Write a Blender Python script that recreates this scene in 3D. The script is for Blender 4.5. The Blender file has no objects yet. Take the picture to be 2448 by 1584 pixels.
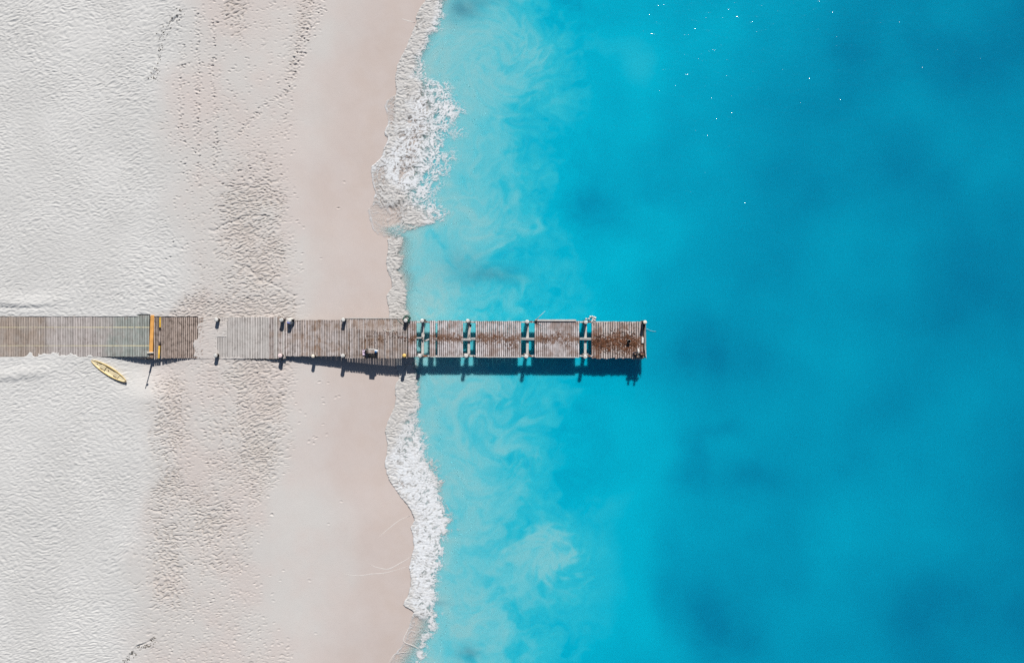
import bpy, bmesh, math, random
import numpy as np
from mathutils import Vector, Matrix

random.seed(7)
rng = np.random.default_rng(11)
R = math.radians
scene = bpy.context.scene
COL = scene.collection

# ------------------------------------------------------------------ camera, sky, sun, exposure
CAM_H = 75.0            # drone height above the water
MPP = 0.0375            # metres per photograph pixel on the water plane
cam_d = bpy.data.cameras.new('camera')
cam = bpy.data.objects.new('camera', cam_d)
COL.objects.link(cam)
cam.location = (0, 0, CAM_H)
cam.rotation_euler = (0, 0, 0)
cam_d.sensor_fit = 'HORIZONTAL'
cam_d.angle = 2 * math.atan(1224 * MPP / CAM_H)
cam_d.clip_start = 0.5
cam_d.clip_end = 6000
scene.camera = cam

SUN_EL, SUN_AZ = 37.0, 10.0        # azimuth east of "up in the picture"
world = bpy.data.worlds.new('World')
scene.world = world
world.use_nodes = True
wn = world.node_tree.nodes
wn.clear()
sky = wn.new('ShaderNodeTexSky')
sky.sky_type = 'NISHITA'
sky.sun_disc = False
sky.sun_elevation = R(SUN_EL)
sky.sun_rotation = R(SUN_AZ)
sky.dust_density = 0.3
bg = wn.new('ShaderNodeBackground')
bg.inputs['Strength'].default_value = 0.05
wo = wn.new('ShaderNodeOutputWorld')
world.node_tree.links.new(sky.outputs[0], bg.inputs[0])
world.node_tree.links.new(bg.outputs[0], wo.inputs[0])

sun_d = bpy.data.lights.new('sun', 'SUN')
sun_d.energy = 5.0
sun_d.angle = R(0.5)
sun_d.color = (1.0, 0.965, 0.915)
sun = bpy.data.objects.new('sun', sun_d)
COL.objects.link(sun)
sd = Vector((-math.sin(R(SUN_AZ)) * math.cos(R(SUN_EL)), -math.cos(R(SUN_AZ)) * math.cos(R(SUN_EL)), -math.sin(R(SUN_EL))))
sun.rotation_euler = sd.to_track_quat('-Z', 'Y').to_euler()
sun.location = (10, 60, 60)

scene.view_settings.view_transform = 'Standard'
scene.view_settings.look = 'None'
scene.view_settings.exposure = 0.12
scene.view_settings.gamma = 1.0
scene.view_settings.use_curve_mapping = False
scene.render.engine = 'CYCLES'
scene.cycles.use_denoising = False
scene.cycles.max_bounces = 6
scene.cycles.transparent_max_bounces = 8
scene.cycles.sample_clamp_indirect = 4.0

# ------------------------------------------------------------------ helpers
def P(px, py, z=0.0):
    """world point at height z of a spot measured in the photograph"""
    k = MPP * (CAM_H - z) / CAM_H
    return Vector(((px - 1224) * k, (792 - py) * k, z))

def tag(o, label=None, cat=None, group=None, kind=None):
    if label: o['label'] = label
    if cat: o['category'] = cat
    if group: o['group'] = group
    if kind: o['kind'] = kind
    return o

def empty(name, loc):
    o = bpy.data.objects.new(name, None)
    o.location = loc
    o.empty_display_size = 0.3
    COL.objects.link(o)
    return o

def add(name, me, mat=None, parent=None, loc=(0, 0, 0), rot=(0, 0, 0)):
    """loc is in the parent's space (parents are empties without rotation, or local parts)"""
    o = bpy.data.objects.new(name, me)
    if mat is not None and not me.materials:
        me.materials.append(mat)
    o.location = loc
    o.rotation_euler = rot
    if parent: o.parent = parent
    COL.objects.link(o)
    return o

def from_bm(bm, name, smooth=False):
    me = bpy.data.meshes.new(name)
    bmesh.ops.recalc_face_normals(bm, faces=bm.faces)
    bm.to_mesh(me)
    bm.free()
    if smooth:
        for p in me.polygons: p.use_smooth = True
    return me

def bm_box(bm, c, s, rot=None, bevel=0.0):
    r = bmesh.ops.create_cube(bm, size=1.0)
    vs = r['verts']
    for v in vs:
        v.co = Vector((v.co.x * s[0], v.co.y * s[1], v.co.z * s[2]))
    if bevel > 0:
        es = list({e for v in vs for e in v.link_edges})
        b = bmesh.ops.bevel(bm, geom=es, offset=bevel, segments=1, affect='EDGES')
        vs = list({v for f in b['faces'] for v in f.verts} | {v for v in vs if v.is_valid})
    M = (rot or Matrix.Identity(3))
    for v in vs:
        v.co = M @ v.co + Vector(c)
    return vs

def bm_tube(bm, pts, rad, seg=8, caps=True):
    """tube along points, rad a number or a list"""
    pts = [Vector(p) for p in pts]
    n = len(pts)
    rads = rad if isinstance(rad, (list, tuple)) else [rad] * n
    rings = []
    for i, p in enumerate(pts):
        t = (pts[min(i + 1, n - 1)] - pts[max(i - 1, 0)]).normalized()
        a = Vector((0, 0, 1)) if abs(t.z) < 0.9 else Vector((1, 0, 0))
        u = t.cross(a).normalized()
        v = t.cross(u).normalized()
        rings.append([bm.verts.new(p + (u * math.cos(k * 2 * math.pi / seg) + v * math.sin(k * 2 * math.pi / seg)) * rads[i]) for k in range(seg)])
    for i in range(n - 1):
        for k in range(seg):
            bm.faces.new((rings[i][k], rings[i][(k + 1) % seg], rings[i + 1][(k + 1) % seg], rings[i + 1][k]))
    if caps:
        bm.faces.new(rings[0][::-1])
        bm.faces.new(rings[-1])

def bm_blob(bm, c, r, sub=2, jit=0.0, rot=None):
    res = bmesh.ops.create_icosphere(bm, subdivisions=sub, radius=1.0)
    M = rot or Matrix.Identity(3)
    for v in res['verts']:
        j = 1.0 + random.uniform(-jit, jit)
        v.co = M @ Vector((v.co.x * r[0] * j, v.co.y * r[1] * j, v.co.z * r[2] * j)) + Vector(c)

# numpy gradient noise
_perm = rng.permutation(1024)
_ang = rng.random(1024) * 2 * np.pi
_gx, _gy = np.cos(_ang), np.sin(_ang)
def pn(x, y, s=0):
    xi = np.floor(x).astype(np.int64); yi = np.floor(y).astype(np.int64)
    xf = x - xi; yf = y - yi
    u = xf * xf * xf * (xf * (xf * 6 - 15) + 10); v = yf * yf * yf * (yf * (yf * 6 - 15) + 10)
    def g(ix, iy, fx, fy):
        h = _perm[(_perm[(ix + s * 131) & 1023] + iy) & 1023]
        return _gx[h] * fx + _gy[h] * fy
    a = g(xi, yi, xf, yf); b = g(xi + 1, yi, xf - 1, yf)
    c = g(xi, yi + 1, xf, yf - 1); d = g(xi + 1, yi + 1, xf - 1, yf - 1)
    return (a + (b - a) * u + (c + (d - c) * u - a - (b - a) * u) * v) * 1.5
def fbm(x, y, o=4, s=0, gain=0.5):
    r = 0; a = 1.0; f = 1.0; t = 0
    for i in range(o):
        r = r + a * pn(x * f, y * f, s + i * 7); t += a; a *= gain; f *= 2.03
    return r / t
def sst(a, b, x):
    t = np.clip((x - a) / (b - a), 0, 1)
    return t * t * (3 - 2 * t)

def nonuni(segs):
    """coordinates from (start, end, step) pieces"""
    out = []
    for a, b, st in segs:
        n = max(1, int(round(abs(b - a) / st)))
        out.append(np.linspace(a, b, n, endpoint=False))
    out.append(np.array([segs[-1][1]]))
    return np.concatenate(out)

def grid_mesh(name, X, Y, Z, attrs, keep=None):
    ny, nx = X.shape
    idx = np.arange(ny * nx).reshape(ny, nx)
    quads = np.stack([idx[:-1, :-1], idx[:-1, 1:], idx[1:, 1:], idx[1:, :-1]], -1)
    if keep is not None:
        quads = quads[keep]
    quads = quads.reshape(-1, 4)
    used = np.unique(quads)
    remap = -np.ones(ny * nx, np.int64); remap[used] = np.arange(len(used))
    quads = remap[quads]
    me = bpy.data.meshes.new(name)
    me.vertices.add(len(used)); me.loops.add(quads.size); me.polygons.add(len(quads))
    co = np.stack([X.ravel()[used], Y.ravel()[used], Z.ravel()[used]], -1).astype(np.float32)
    me.vertices.foreach_set('co', co.ravel())
    me.loops.foreach_set('vertex_index', quads.ravel().astype(np.int32))
    me.polygons.foreach_set('loop_start', np.arange(0, quads.size, 4, dtype=np.int32))
    me.polygons.foreach_set('use_smooth', np.ones(len(quads), dtype=bool))
    for k, a in attrs.items():
        at = me.attributes.new(k, 'FLOAT', 'POINT')
        at.data.foreach_set('value', a.ravel()[used].astype(np.float32))
    me.update(calc_edges=True)
    me.validate()
    return me

# node helpers
class NT:
    def __init__(self, name):
        self.m = bpy.data.materials.new(name)
        self.m.use_nodes = True
        self.t = self.m.node_tree
        self.t.nodes.clear()
        self.out = self.t.nodes.new('ShaderNodeOutputMaterial')
    def n(self, typ, **kw):
        nd = self.t.nodes.new(typ)
        for k, v in kw.items():
            if k.startswith('i_'):
                nd.inputs[k[2:].replace('_', ' ')].default_value = v
            else:
                setattr(nd, k, v)
        return nd
    def l(self, a, b): self.t.links.new(a, b)
    def set(self, sock, v):
        if hasattr(v, 'is_linked') or isinstance(v, bpy.types.NodeSocket): self.l(v, sock)
        else: sock.default_value = v
    def math(self, op, a, b=0.0, c=0.0, clamp=False):
        nd = self.n('ShaderNodeMath', operation=op, use_clamp=clamp)
        self.set(nd.inputs[0], a); self.set(nd.inputs[1], b); self.set(nd.inputs[2], c)
        return nd.outputs[0]
    def ramp(self, fac, a, b, x=0.0, y=1.0):
        nd = self.n('ShaderNodeMapRange', interpolation_type='SMOOTHSTEP')
        self.set(nd.inputs[0], fac)
        for i, v in enumerate((a, b, x, y)): self.set(nd.inputs[i + 1], v)
        return nd.outputs[0]
    def mix(self, fac, a, b, blend='MIX'):
        nd = self.n('ShaderNodeMix', data_type='RGBA', blend_type=blend)
        self.set(nd.inputs[0], fac)
        for s, v in ((nd.inputs[6], a), (nd.inputs[7], b)):
            if isinstance(v, bpy.types.NodeSocket): self.l(v, s)
            else: s.default_value = (*v, 1.0)
        return nd.outputs[2]
    def noise(self, vec, scale, detail=3.0, rough=0.55, dist=0.0):
        nd = self.n('ShaderNodeTexNoise')
        if vec is not None: self.l(vec, nd.inputs['Vector'])
        nd.inputs['Scale'].default_value = scale
        nd.inputs['Detail'].default_value = detail
        nd.inputs['Roughness'].default_value = rough
        nd.inputs['Distortion'].default_value = dist
        return nd.outputs['Fac']
    def pos(self):
        return self.n('ShaderNodeNewGeometry').outputs['Position']
    def scaled(self, vec, s):
        nd = self.n('ShaderNodeMapping')
        self.l(vec, nd.inputs['Vector'])
        nd.inputs['Scale'].default_value = s
        return nd.outputs[0]
    def attr(self, name):
        return self.n('ShaderNodeAttribute', attribute_name=name).outputs['Fac']
    def bsdf(self, col, rough=0.7, spec=0.3, normal=None):
        b = self.n('ShaderNodeBsdfPrincipled')
        if isinstance(col, bpy.types.NodeSocket): self.l(col, b.inputs['Base Color'])
        else: b.inputs['Base Color'].default_value = (*col, 1)
        self.set(b.inputs['Roughness'], rough)
        b.inputs['Specular IOR Level'].default_value = spec
        if normal is not None: self.l(normal, b.inputs['Normal'])
        self.l(b.outputs[0], self.out.inputs['Surface'])
        return b
    def bump(self, h, strength, dist):
        b = self.n('ShaderNodeBump')
        self.l(h, b.inputs['Height'])
        b.inputs['Strength'].default_value = strength
        b.inputs['Distance'].default_value = dist
        return b.outputs[0]

def simple(name, col, rough=0.6, var=0.15, scale=6.0, spec=0.3):
    m = NT(name)
    nz = m.noise(m.pos(), scale, 4)
    c = m.mix(m.ramp(nz, 0.3, 0.7), tuple(x * (1 - var) for x in col), tuple(min(1, x * (1 + var)) for x in col))
    m.bsdf(c, rough, spec)
    return m.m

# ------------------------------------------------------------------ shore lines measured in the photograph (py -> px)
LE = np.array([(0,1015),(34,993),(56,991),(80,982),(112,970),(138,958),(156,948),(187,942),(208,944),(226,944),(241,923),(257,920),(280,925),(299,926),(314,918),(335,926),(358,914),(374,911),(398,887),(414,885),(438,890),(456,896),(478,893),(502,880),(515,880),(547,890),(560,900),(570,924),(590,925),(616,922),(645,924),(664,935),(691,932),(709,922),(744,928),(800,935),(860,945),(907,950),(919,944),(969,943),(1001,926),(1031,919),(1072,925),(1107,918),(1148,929),(1183,953),(1219,981),(1242,987),(1263,981),(1284,987),(1303,987),(1356,976),(1385,982),(1415,976),(1444,962),(1462,987),(1494,978),(1532,965),(1562,941),(1584,929)], float)
RE = np.array([(0,1062),(31,1067),(73,1060),(86,1036),(112,1034),(140,1008),(156,1026),(185,1024),(195,1073),(208,1086),(249,1112),(270,1114),(288,1100),(306,1112),(343,1093),(377,1088),(414,1080),(427,1058),(448,1060),(475,1050),(495,1072),(515,1080),(532,1050),(550,990),(563,972),(579,956),(616,958),(664,956),(696,968),(760,972),(850,985),(895,1004),(936,1006),(963,1014),(1001,1012),(1031,1018),(1083,1023),(1104,1046),(1148,1072),(1192,1076),(1242,1092),(1266,1099),(1280,1064),(1341,1060),(1371,1047),(1409,1044),(1432,1052),(1468,1050),(1497,1042),(1529,1026),(1562,1018),(1584,1014)], float)
def LEf(py): return np.interp(py, LE[:, 0], LE[:, 1])
_py = np.arange(-400, 2000, 4.0)
_k = np.exp(-(np.arange(-40, 41) * 4 / 60.0) ** 2); _k /= _k.sum()
_ls = np.convolve(np.pad(np.interp(_py, LE[:, 0], LE[:, 1]), 40, mode='edge'), _k, mode='valid')
def LEs(py): return np.interp(py, _py, _ls)
def REf(py): return np.interp(py, RE[:, 0], RE[:, 1])

DECK = 1.25          # top of the jetty deck above the water
PROF = np.array([(-30000,3.0),(-4000,1.6),(-600,1.33),(0,1.27),(480,1.27),(540,1.23),(600,1.19),(650,1.06),(700,0.84),(740,0.64),(830,0.31),(900,0.10),(950,-0.03),(1000,-0.2),(1100,-0.55),(1300,-1.1),(1700,-1.9),(2448,-2.9),(6000,-5),(30000,-9)], float)
def prof(px): return np.interp(px, PROF[:, 0], PROF[:, 1])
def to_px(X, Y, z): 
    k = MPP * (CAM_H - z) / CAM_H
    return X / k + 1224, 792 - Y / k

B1 = np.array([(-200,430),(0,420),(70,425),(190,372),(300,350),(400,388),(500,402),(600,430),(690,440),(735,400),(760,300),(860,300),(960,330),(1100,356),(1200,350),(1350,322),(1500,322),(1584,300),(1800,290)], float)
B2 = np.array([(-200,790),(0,780),(120,740),(200,700),(300,690),(500,692),(600,706),(750,716),(880,695),(1000,684),(1100,690),(1160,652),(1300,612),(1450,612),(1520,660),(1584,690),(1800,700)], float)

def sand_base(px, py):
    """smooth height of the sand without ripples"""
    z = prof(px)
    # swell of the shore line: the waterline follows the measured edge
    sh = (LEs(py) + 6 - 945)
    z = np.where((px > 720) & (px < 1500), prof(px - sh * sst(720, 930, px) * (1 - sst(1000, 1400, px))), z)
    # hollow on the sun-away side of the boardwalk where the kayak lies
    hol = np.exp(-((px - 355) / 75.0) ** 2) * sst(838, 856, py) * (1 - sst(872, 960, py))
    z = z - 0.55 * hol
    # bank along the north-west side
    z = z + 0.10 * np.exp(-((py - 718 - 8 * np.sin(px / 45)) / 18.0) ** 2) * (1 - sst(90, 190, px))
    z = z + 0.10 * np.exp(-((py - 900 + px * 0.12) / 16.0) ** 2) * (1 - sst(80, 150, px))
    return z

DRIFT_ON = []
def drift(px, py):
    """0..1 where sand lies over the boards"""
    n = fbm(px / 22, py / 22, 3, 40)
    a = sst(466, 474, px + 6 * n + np.where(py < 808, 0, 14) * 0 + (py > 812) * 8) * (1 - sst(516, 526, px + 6 * n - (py < 806) * 24))
    b = sst(826, 846, py + 22 * n - 9) * sst(20, 60, px) * (1 - sst(215, 262, px)) * 0.98
    b2 = sst(-0.05, 0.3, n - 0.35 + 0.4 * sst(800, 850, py)) * sst(100, 150, px) * (1 - sst(215, 250, px)) * 0.9
    c = (1 - sst(757, 763, py + 5 * n)) * sst(520, 540, px) * (1 - sst(640, 690, px))
    d = sst(847, 856, py + 5 * n) * sst(520, 530, px) * (1 - sst(570, 610, px))
    return np.clip(np.maximum.reduce([a, b, c, d]), 0, 1)

# ------------------------------------------------------------------ beach (one sheet that runs on as the sea bed)
def build_beach():
    xs = nonuni([(-1500, -160, 120), (-160, -60, 8), (-60, -47.0, 0.8), (-47.0, -8.0, 0.08), (-8, 48, 0.8), (48, 160, 8), (160, 1500, 120)])
    ys = nonuni([(-1500, -160, 120), (-160, -45, 8), (-45, -30.5, 0.8), (-30.5, 30.5, 0.05), (30.5, 45, 0.8), (45, 160, 8), (160, 1500, 120)])
    X, Y = np.meshgrid(xs, ys)
    px, py = to_px(X, Y, 0.0)
    for _ in range(2):
        px, py = to_px(X, Y, prof(px))
    z = sand_base(px, py)
    fine = (np.abs(Y) < 34) & (X > -50) & (X < 0)
    wob = fbm(X / 3.5, Y / 3.5, 4, 3)
    b1 = np.interp(py, B1[:, 0], B1[:, 1]) + 34 * wob + 30 * fbm(X / 9, Y / 9, 2, 2)
    b2 = np.interp(py, B2[:, 0], B2[:, 1]) + 34 * wob
    dry = 1 - sst(-26, 26, px - b1 + 20 * fbm(X / 1.1, Y / 1.1, 3, 4))
    mid = (1 - dry) * (1 - sst(-34, 26, px - b2 + 24 * fbm(X / 1.0, Y / 1.0, 3, 6)))
    # gentle large shapes
    z = z + 0.035 * fbm(X / 7, Y / 7, 2, 9) * (1 - sst(700, 860, px))
    # wind ripples and trampled dry sand: short crests lying across the picture
    ca, sa = math.cos(0.22), math.sin(0.22)
    wx = 0.40 * fbm(X / 1.1, Y / 1.1, 2, 31) + 0.9 * fbm(X / 7, Y / 7, 2, 35); wy = 0.26 * fbm(X / 0.9, Y / 0.9, 2, 33) + 1.3 * fbm(X / 9, Y / 9, 2, 37)
    u = (X * ca + Y * sa + wx); v = (-X * sa + Y * ca + wy)
    r1 = pn(u / 0.36, v / 0.175, 5)
    r2 = pn(u / 0.25, v / 0.125, 6)
    amp = 0.75 + 0.55 * fbm(X / 5, Y / 5, 2, 44)
    z = z + dry * amp * (0.036 * (r1 - 0.45 * np.abs(r1)) + 0.036 * r2 )
    # footprints of the middle zone
    dens = 0.10 + 0.15 * sst(180, 330, py) + 0.75 * np.exp(-((px - 610) / 75.0) ** 2) * sst(330, 520, py) * (1 - sst(1080, 1230, py))
    dens = np.maximum(dens, 0.75 * np.exp(-((px - 400) / 60.0) ** 2) * sst(850, 930, py) * (1 - sst(1420, 1500, py)))
    dens = np.maximum(dens, 0.8 * np.exp(-((px - 560) / 34.0) ** 2) * (1 - sst(70, 110, py)))
    dens = np.maximum(dens, 0.7 * np.exp(-((px - 735 + (py) * 0.22) / 24.0) ** 2) * (1 - sst(180, 300, py)))
    dens = np.maximum(dens, 0.7 * np.exp(-((px - 500) / 110.0) ** 2) * sst(1080, 1200, py) * (1 - sst(1330, 1420, py)))
    dens = np.maximum(dens, 0.85 * np.exp(-((py - 735) / 60.0) ** 2) * sst(380, 430, px) * (1 - sst(700, 720, px)))
    dens = dens * (0.6 + 0.9 * (0.5 + fbm(X / 2.6, Y / 2.6, 3, 52)))
    hole = np.exp(-((px - 640) / 60.0) ** 2 - ((py - 190) / 80.0) ** 2)
    dens = np.clip(dens * (1 - 0.9 * hole) * (1 - 0.7 * np.exp(-((px - 440) / 45.0) ** 2) * (1 - sst(600, 760, py))), 0, 1.2)
    f1 = pn(u / 0.31, v / 0.155, 15); f2 = pn(u / 0.23 + 7, v / 0.125, 16)
    pits = sst(0.62 - 0.62 * dens, 1.05 - 0.5 * dens, 0.75 * f1 + 0.55 * f2 + 0.25)
    z = z - mid * pits * 0.105 * np.clip(dens + 0.3, 0, 1)
    z = z + mid * np.clip(dens, 0, 1) * (0.035 * f1 + 0.03 * f2)
    # track line and steps in the sand
    def groove(pts, w, d):
        nonlocal z
        pts = np.array(pts, float)
        xx = np.clip(px, pts[0, 0], pts[-1, 0])
        yy = np.interp(xx, pts[:, 0], pts[:, 1]) + 3.0 * pn(px / 9, py * 0 + 3.3, 71)
        m = ((px > pts[0, 0]) & (px < pts[-1, 0]))
        z = z - d * np.exp(-((py - yy) / w) ** 2) * m
    groove([(560, 630), (596, 642), (620, 668), (650, 678), (700, 705)], 3.2, 0.055 * (0.5 + np.abs(pn(px / 10, py / 30, 75)) * 1.6))
    groove([(498, 548), (512, 552), (530, 540), (560, 528), (600, 515)], 3.0, 0.06)
    groove([(0, 734), (50, 738), (95, 735), (150, 728)], 4.5, 0.07 * (1 - sst(60, 150, px)) * (0.6 + 1.4 * np.abs(pn(px / 14, py / 40, 73))))
    groove([(0, 916), (60, 908), (110, 905)], 6, 0.04 * (1 - sst(40, 110, px)))
    # scarps with drift line (upper left and bottom left)
    for pts in ([(28, 440), (50, 415), (75, 385), (110, 378), (150, 372), (190, 360)], [(1500, 380), (1528, 362), (1545, 330), (1584, 300)]):
        p = np.array(pts, float)
        xx = np.interp(py, p[:, 0], p[:, 1]) + 9 * fbm(X / 1.3, Y / 1.3, 3, 77)
        m = np.clip(0.4 + 2.0 * fbm(X / 0.8, Y / 0.8, 2, 79), 0, 1) * sst(p[0, 0] - 8, p[0, 0] + 8, py) * (1 - sst(p[-1, 0] - 6, p[-1, 0] + 10, py))
        z = z - 0.10 * np.exp(-((px - xx) / 4.0) ** 2) * m + 0.05 * np.exp(-((px - xx + 9) / 6.0) ** 2) * m
    # lone footprints strewn over the smooth sand
    x0, y0 = -47.0, -30.5
    ix0 = int(np.searchsorted(xs, -47.0)); iy0 = int(np.searchsorted(ys, -30.5))
    trails = []
    for pts, n_ in (([(432, 30), (436, 140), (430, 260), (445, 420)], 110), ([(470, 20), (474, 150), (470, 330), (478, 440)], 150), ([(512, 40), (508, 160), (516, 300), (512, 420)], 110), ([(752, 0), (740, 60), (712, 110), (698, 160), (688, 220), (640, 245), (600, 290), (560, 330)], 170), ([(770, 0), (762, 50), (735, 100), (700, 200)], 70)):
        pt = np.array(pts, float)
        d_ = np.concatenate([[0], np.cumsum(np.hypot(*np.diff(pt, axis=0).T))])
        for k_ in range(n_):
            w_ = rng.uniform(0, d_[-1])
            trails.append((np.interp(w_, d_, pt[:, 0]) + rng.normal(0, 5), np.interp(w_, d_, pt[:, 1]) + rng.normal(0, 3)))
    cnt = 0
    while cnt < 1600:
        qx = rng.uniform(395, 860); qy = rng.uniform(0, 1584)
        if trails:
            qx, qy = trails.pop(); lim = 1e9
        else: lim = np.interp(qy, B2[:, 0], B2[:, 1])
        if qx > lim + 20:
            keepp = 0.02
            if 690 < qx < 840 and 900 < qy < 1060: keepp = 0.32
            if 600 < qx < 700 and 1350 < qy: keepp = 0.4
            if rng.random() > keepp: continue
        elif 730 < qy < 890 and qx > 520: continue
        c = P(qx, qy, float(prof(np.array(qx))))
        i = int(np.searchsorted(xs, c.x)); j = int(np.searchsorted(ys, c.y))
        if not (-46.3 < c.x < -9 and abs(c.y) < 29.8): continue
        aa = rng.uniform(0, 3.14); ll = rng.uniform(0.09, 0.14); ww = rng.uniform(0.055, 0.075)
        sl = (slice(j - 7, j + 8), slice(i - 5, i + 6))
        dx = X[sl] - c.x; dy = Y[sl] - c.y
        uu = (dx * np.cos(aa) + dy * np.sin(aa)) / ll; vv = (-dx * np.sin(aa) + dy * np.cos(aa)) / ww
        rr = uu * uu + vv * vv
        z[sl] += rng.uniform(0.5, 0.95) * (-0.075 * np.exp(-rr) + 0.022 * np.exp(-((np.sqrt(rr) - 1.6) / 0.45) ** 2))
        cnt += 1
    # smooth undulation and old swash marks of the wet strip
    wet0 = sst(-10, 40, px - b2)
    z = z + wet0 * (0.010 * fbm(X / 1.2, Y / 2.4, 3, 61))
    # sand under the boards stays low except where it has drifted over them
    deckL = (px < 474) & (py > 757) & (py < 853)
    deckL2 = (px > 329) & (px < 358) & (py > 752) & (py <= 757)
    deckR = (px >= 470) & (px < 1000) & (py > 757) & (py < 858)
    deckC = (px > 675) & (px < 1000) & ((py < 764) | (py > 851))
    inn = deckL | deckL2 | (deckR & ~(deckC & False))
    dr = drift(px, py)
    low = np.minimum(z, DECK - 0.38)
    over = DECK + 0.018 + 0.5 * (z - sand_base(px, py))
    z = np.where(inn & (px < 690), low + (np.maximum(over, low) - low) * sst(0.0, 0.9, dr), np.where(inn, np.minimum(z, DECK - 0.38), z))
    z = np.where(np.abs(Y) < 34, z, z)
    # colours: dry bleached, blush middle, damp strip
    damp = sst(40, 150, px - b2 + 30 * wob) * (1 - sst(0, 90, 0 * px))
    damp = np.maximum(damp, 0)
    blush = sst(-45, 90, px - b1 + 30 * fbm(X / 7, Y / 7, 3, 81))
    dampv = np.clip(sst(LEf(py) - 230, LEf(py) - 60, px + 45 * fbm(X / 5, Y / 9, 3, 83)), 0, 1)
    dampv = np.where(px > LEf(py), 1.0, dampv)
    wetv = sst(-190, 0, px - LEs(py) + 110 * fbm(X / 5, Y / 9, 3, 87)) * 0.9
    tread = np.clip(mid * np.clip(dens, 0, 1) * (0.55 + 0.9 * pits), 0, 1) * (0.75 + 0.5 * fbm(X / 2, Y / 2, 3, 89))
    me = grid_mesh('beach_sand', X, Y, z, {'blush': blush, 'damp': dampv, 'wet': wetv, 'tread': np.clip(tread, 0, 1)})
    return me, xs, ys, z

m = NT('sand')
pos = m.pos()
n1 = m.noise(pos, 0.22, 4, 0.55)
n2 = m.noise(pos, 9.0, 4, 0.65)
n3 = m.noise(pos, 60.0, 3, 0.6)
c_dry = m.mix(m.ramp(n1, 0.35, 0.65), (0.570, 0.563, 0.545), (0.615, 0.608, 0.590))
c_blush = m.mix(m.ramp(n1, 0.35, 0.65), (0.570, 0.545, 0.520), (0.575, 0.520, 0.490))
c_damp = m.mix(m.ramp(m.noise(pos, 0.35, 4), 0.35, 0.65), (0.555, 0.490, 0.462), (0.535, 0.455, 0.420))
c_wet = m.mix(m.ramp(m.noise(pos, 0.5, 4), 0.35, 0.65), (0.555, 0.478, 0.442), (0.540, 0.455, 0.412))
c = m.mix(m.attr('blush'), c_dry, c_blush)
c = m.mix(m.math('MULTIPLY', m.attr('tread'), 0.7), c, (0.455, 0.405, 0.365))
c = m.mix(m.attr('damp'), c, c_damp)
c = m.mix(m.attr('wet'), c, c_wet)
c = m.mix(m.math('MULTIPLY', m.ramp(n2, 0.35, 0.75), 0.10), c, (0.36, 0.32, 0.29))
c = m.mix(m.math('MULTIPLY', m.ramp(n3, 0.62, 0.8), 0.22), c, (0.30, 0.27, 0.25))
hgt = m.math('ADD', m.math('MULTIPLY', n2, 0.7), m.math('MULTIPLY', n3, 0.3))
nb = m.n('ShaderNodeBump', i_Distance=0.03)
m.l(hgt, nb.inputs['Height'])
m.l(m.math('SUBTRACT', 0.38, m.math('MULTIPLY', m.attr('damp'), 0.30)), nb.inputs['Strength'])
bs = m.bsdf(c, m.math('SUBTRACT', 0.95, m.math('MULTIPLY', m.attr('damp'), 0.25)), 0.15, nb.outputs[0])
M_SAND = m.m

beach_me, BXS, BYS, BZ = build_beach()
beach = add('beach_sand', beach_me, M_SAND)
tag(beach, kind='structure')
beach['label'] = 'pale sand beach, rippled and dry inland, smooth and damp by the water'

def sand_z(x, y):
    i = int(np.clip(np.searchsorted(BXS, x), 1, len(BXS) - 1)); j = int(np.clip(np.searchsorted(BYS, y), 1, len(BYS) - 1))
    return float(BZ[j, i])

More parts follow.
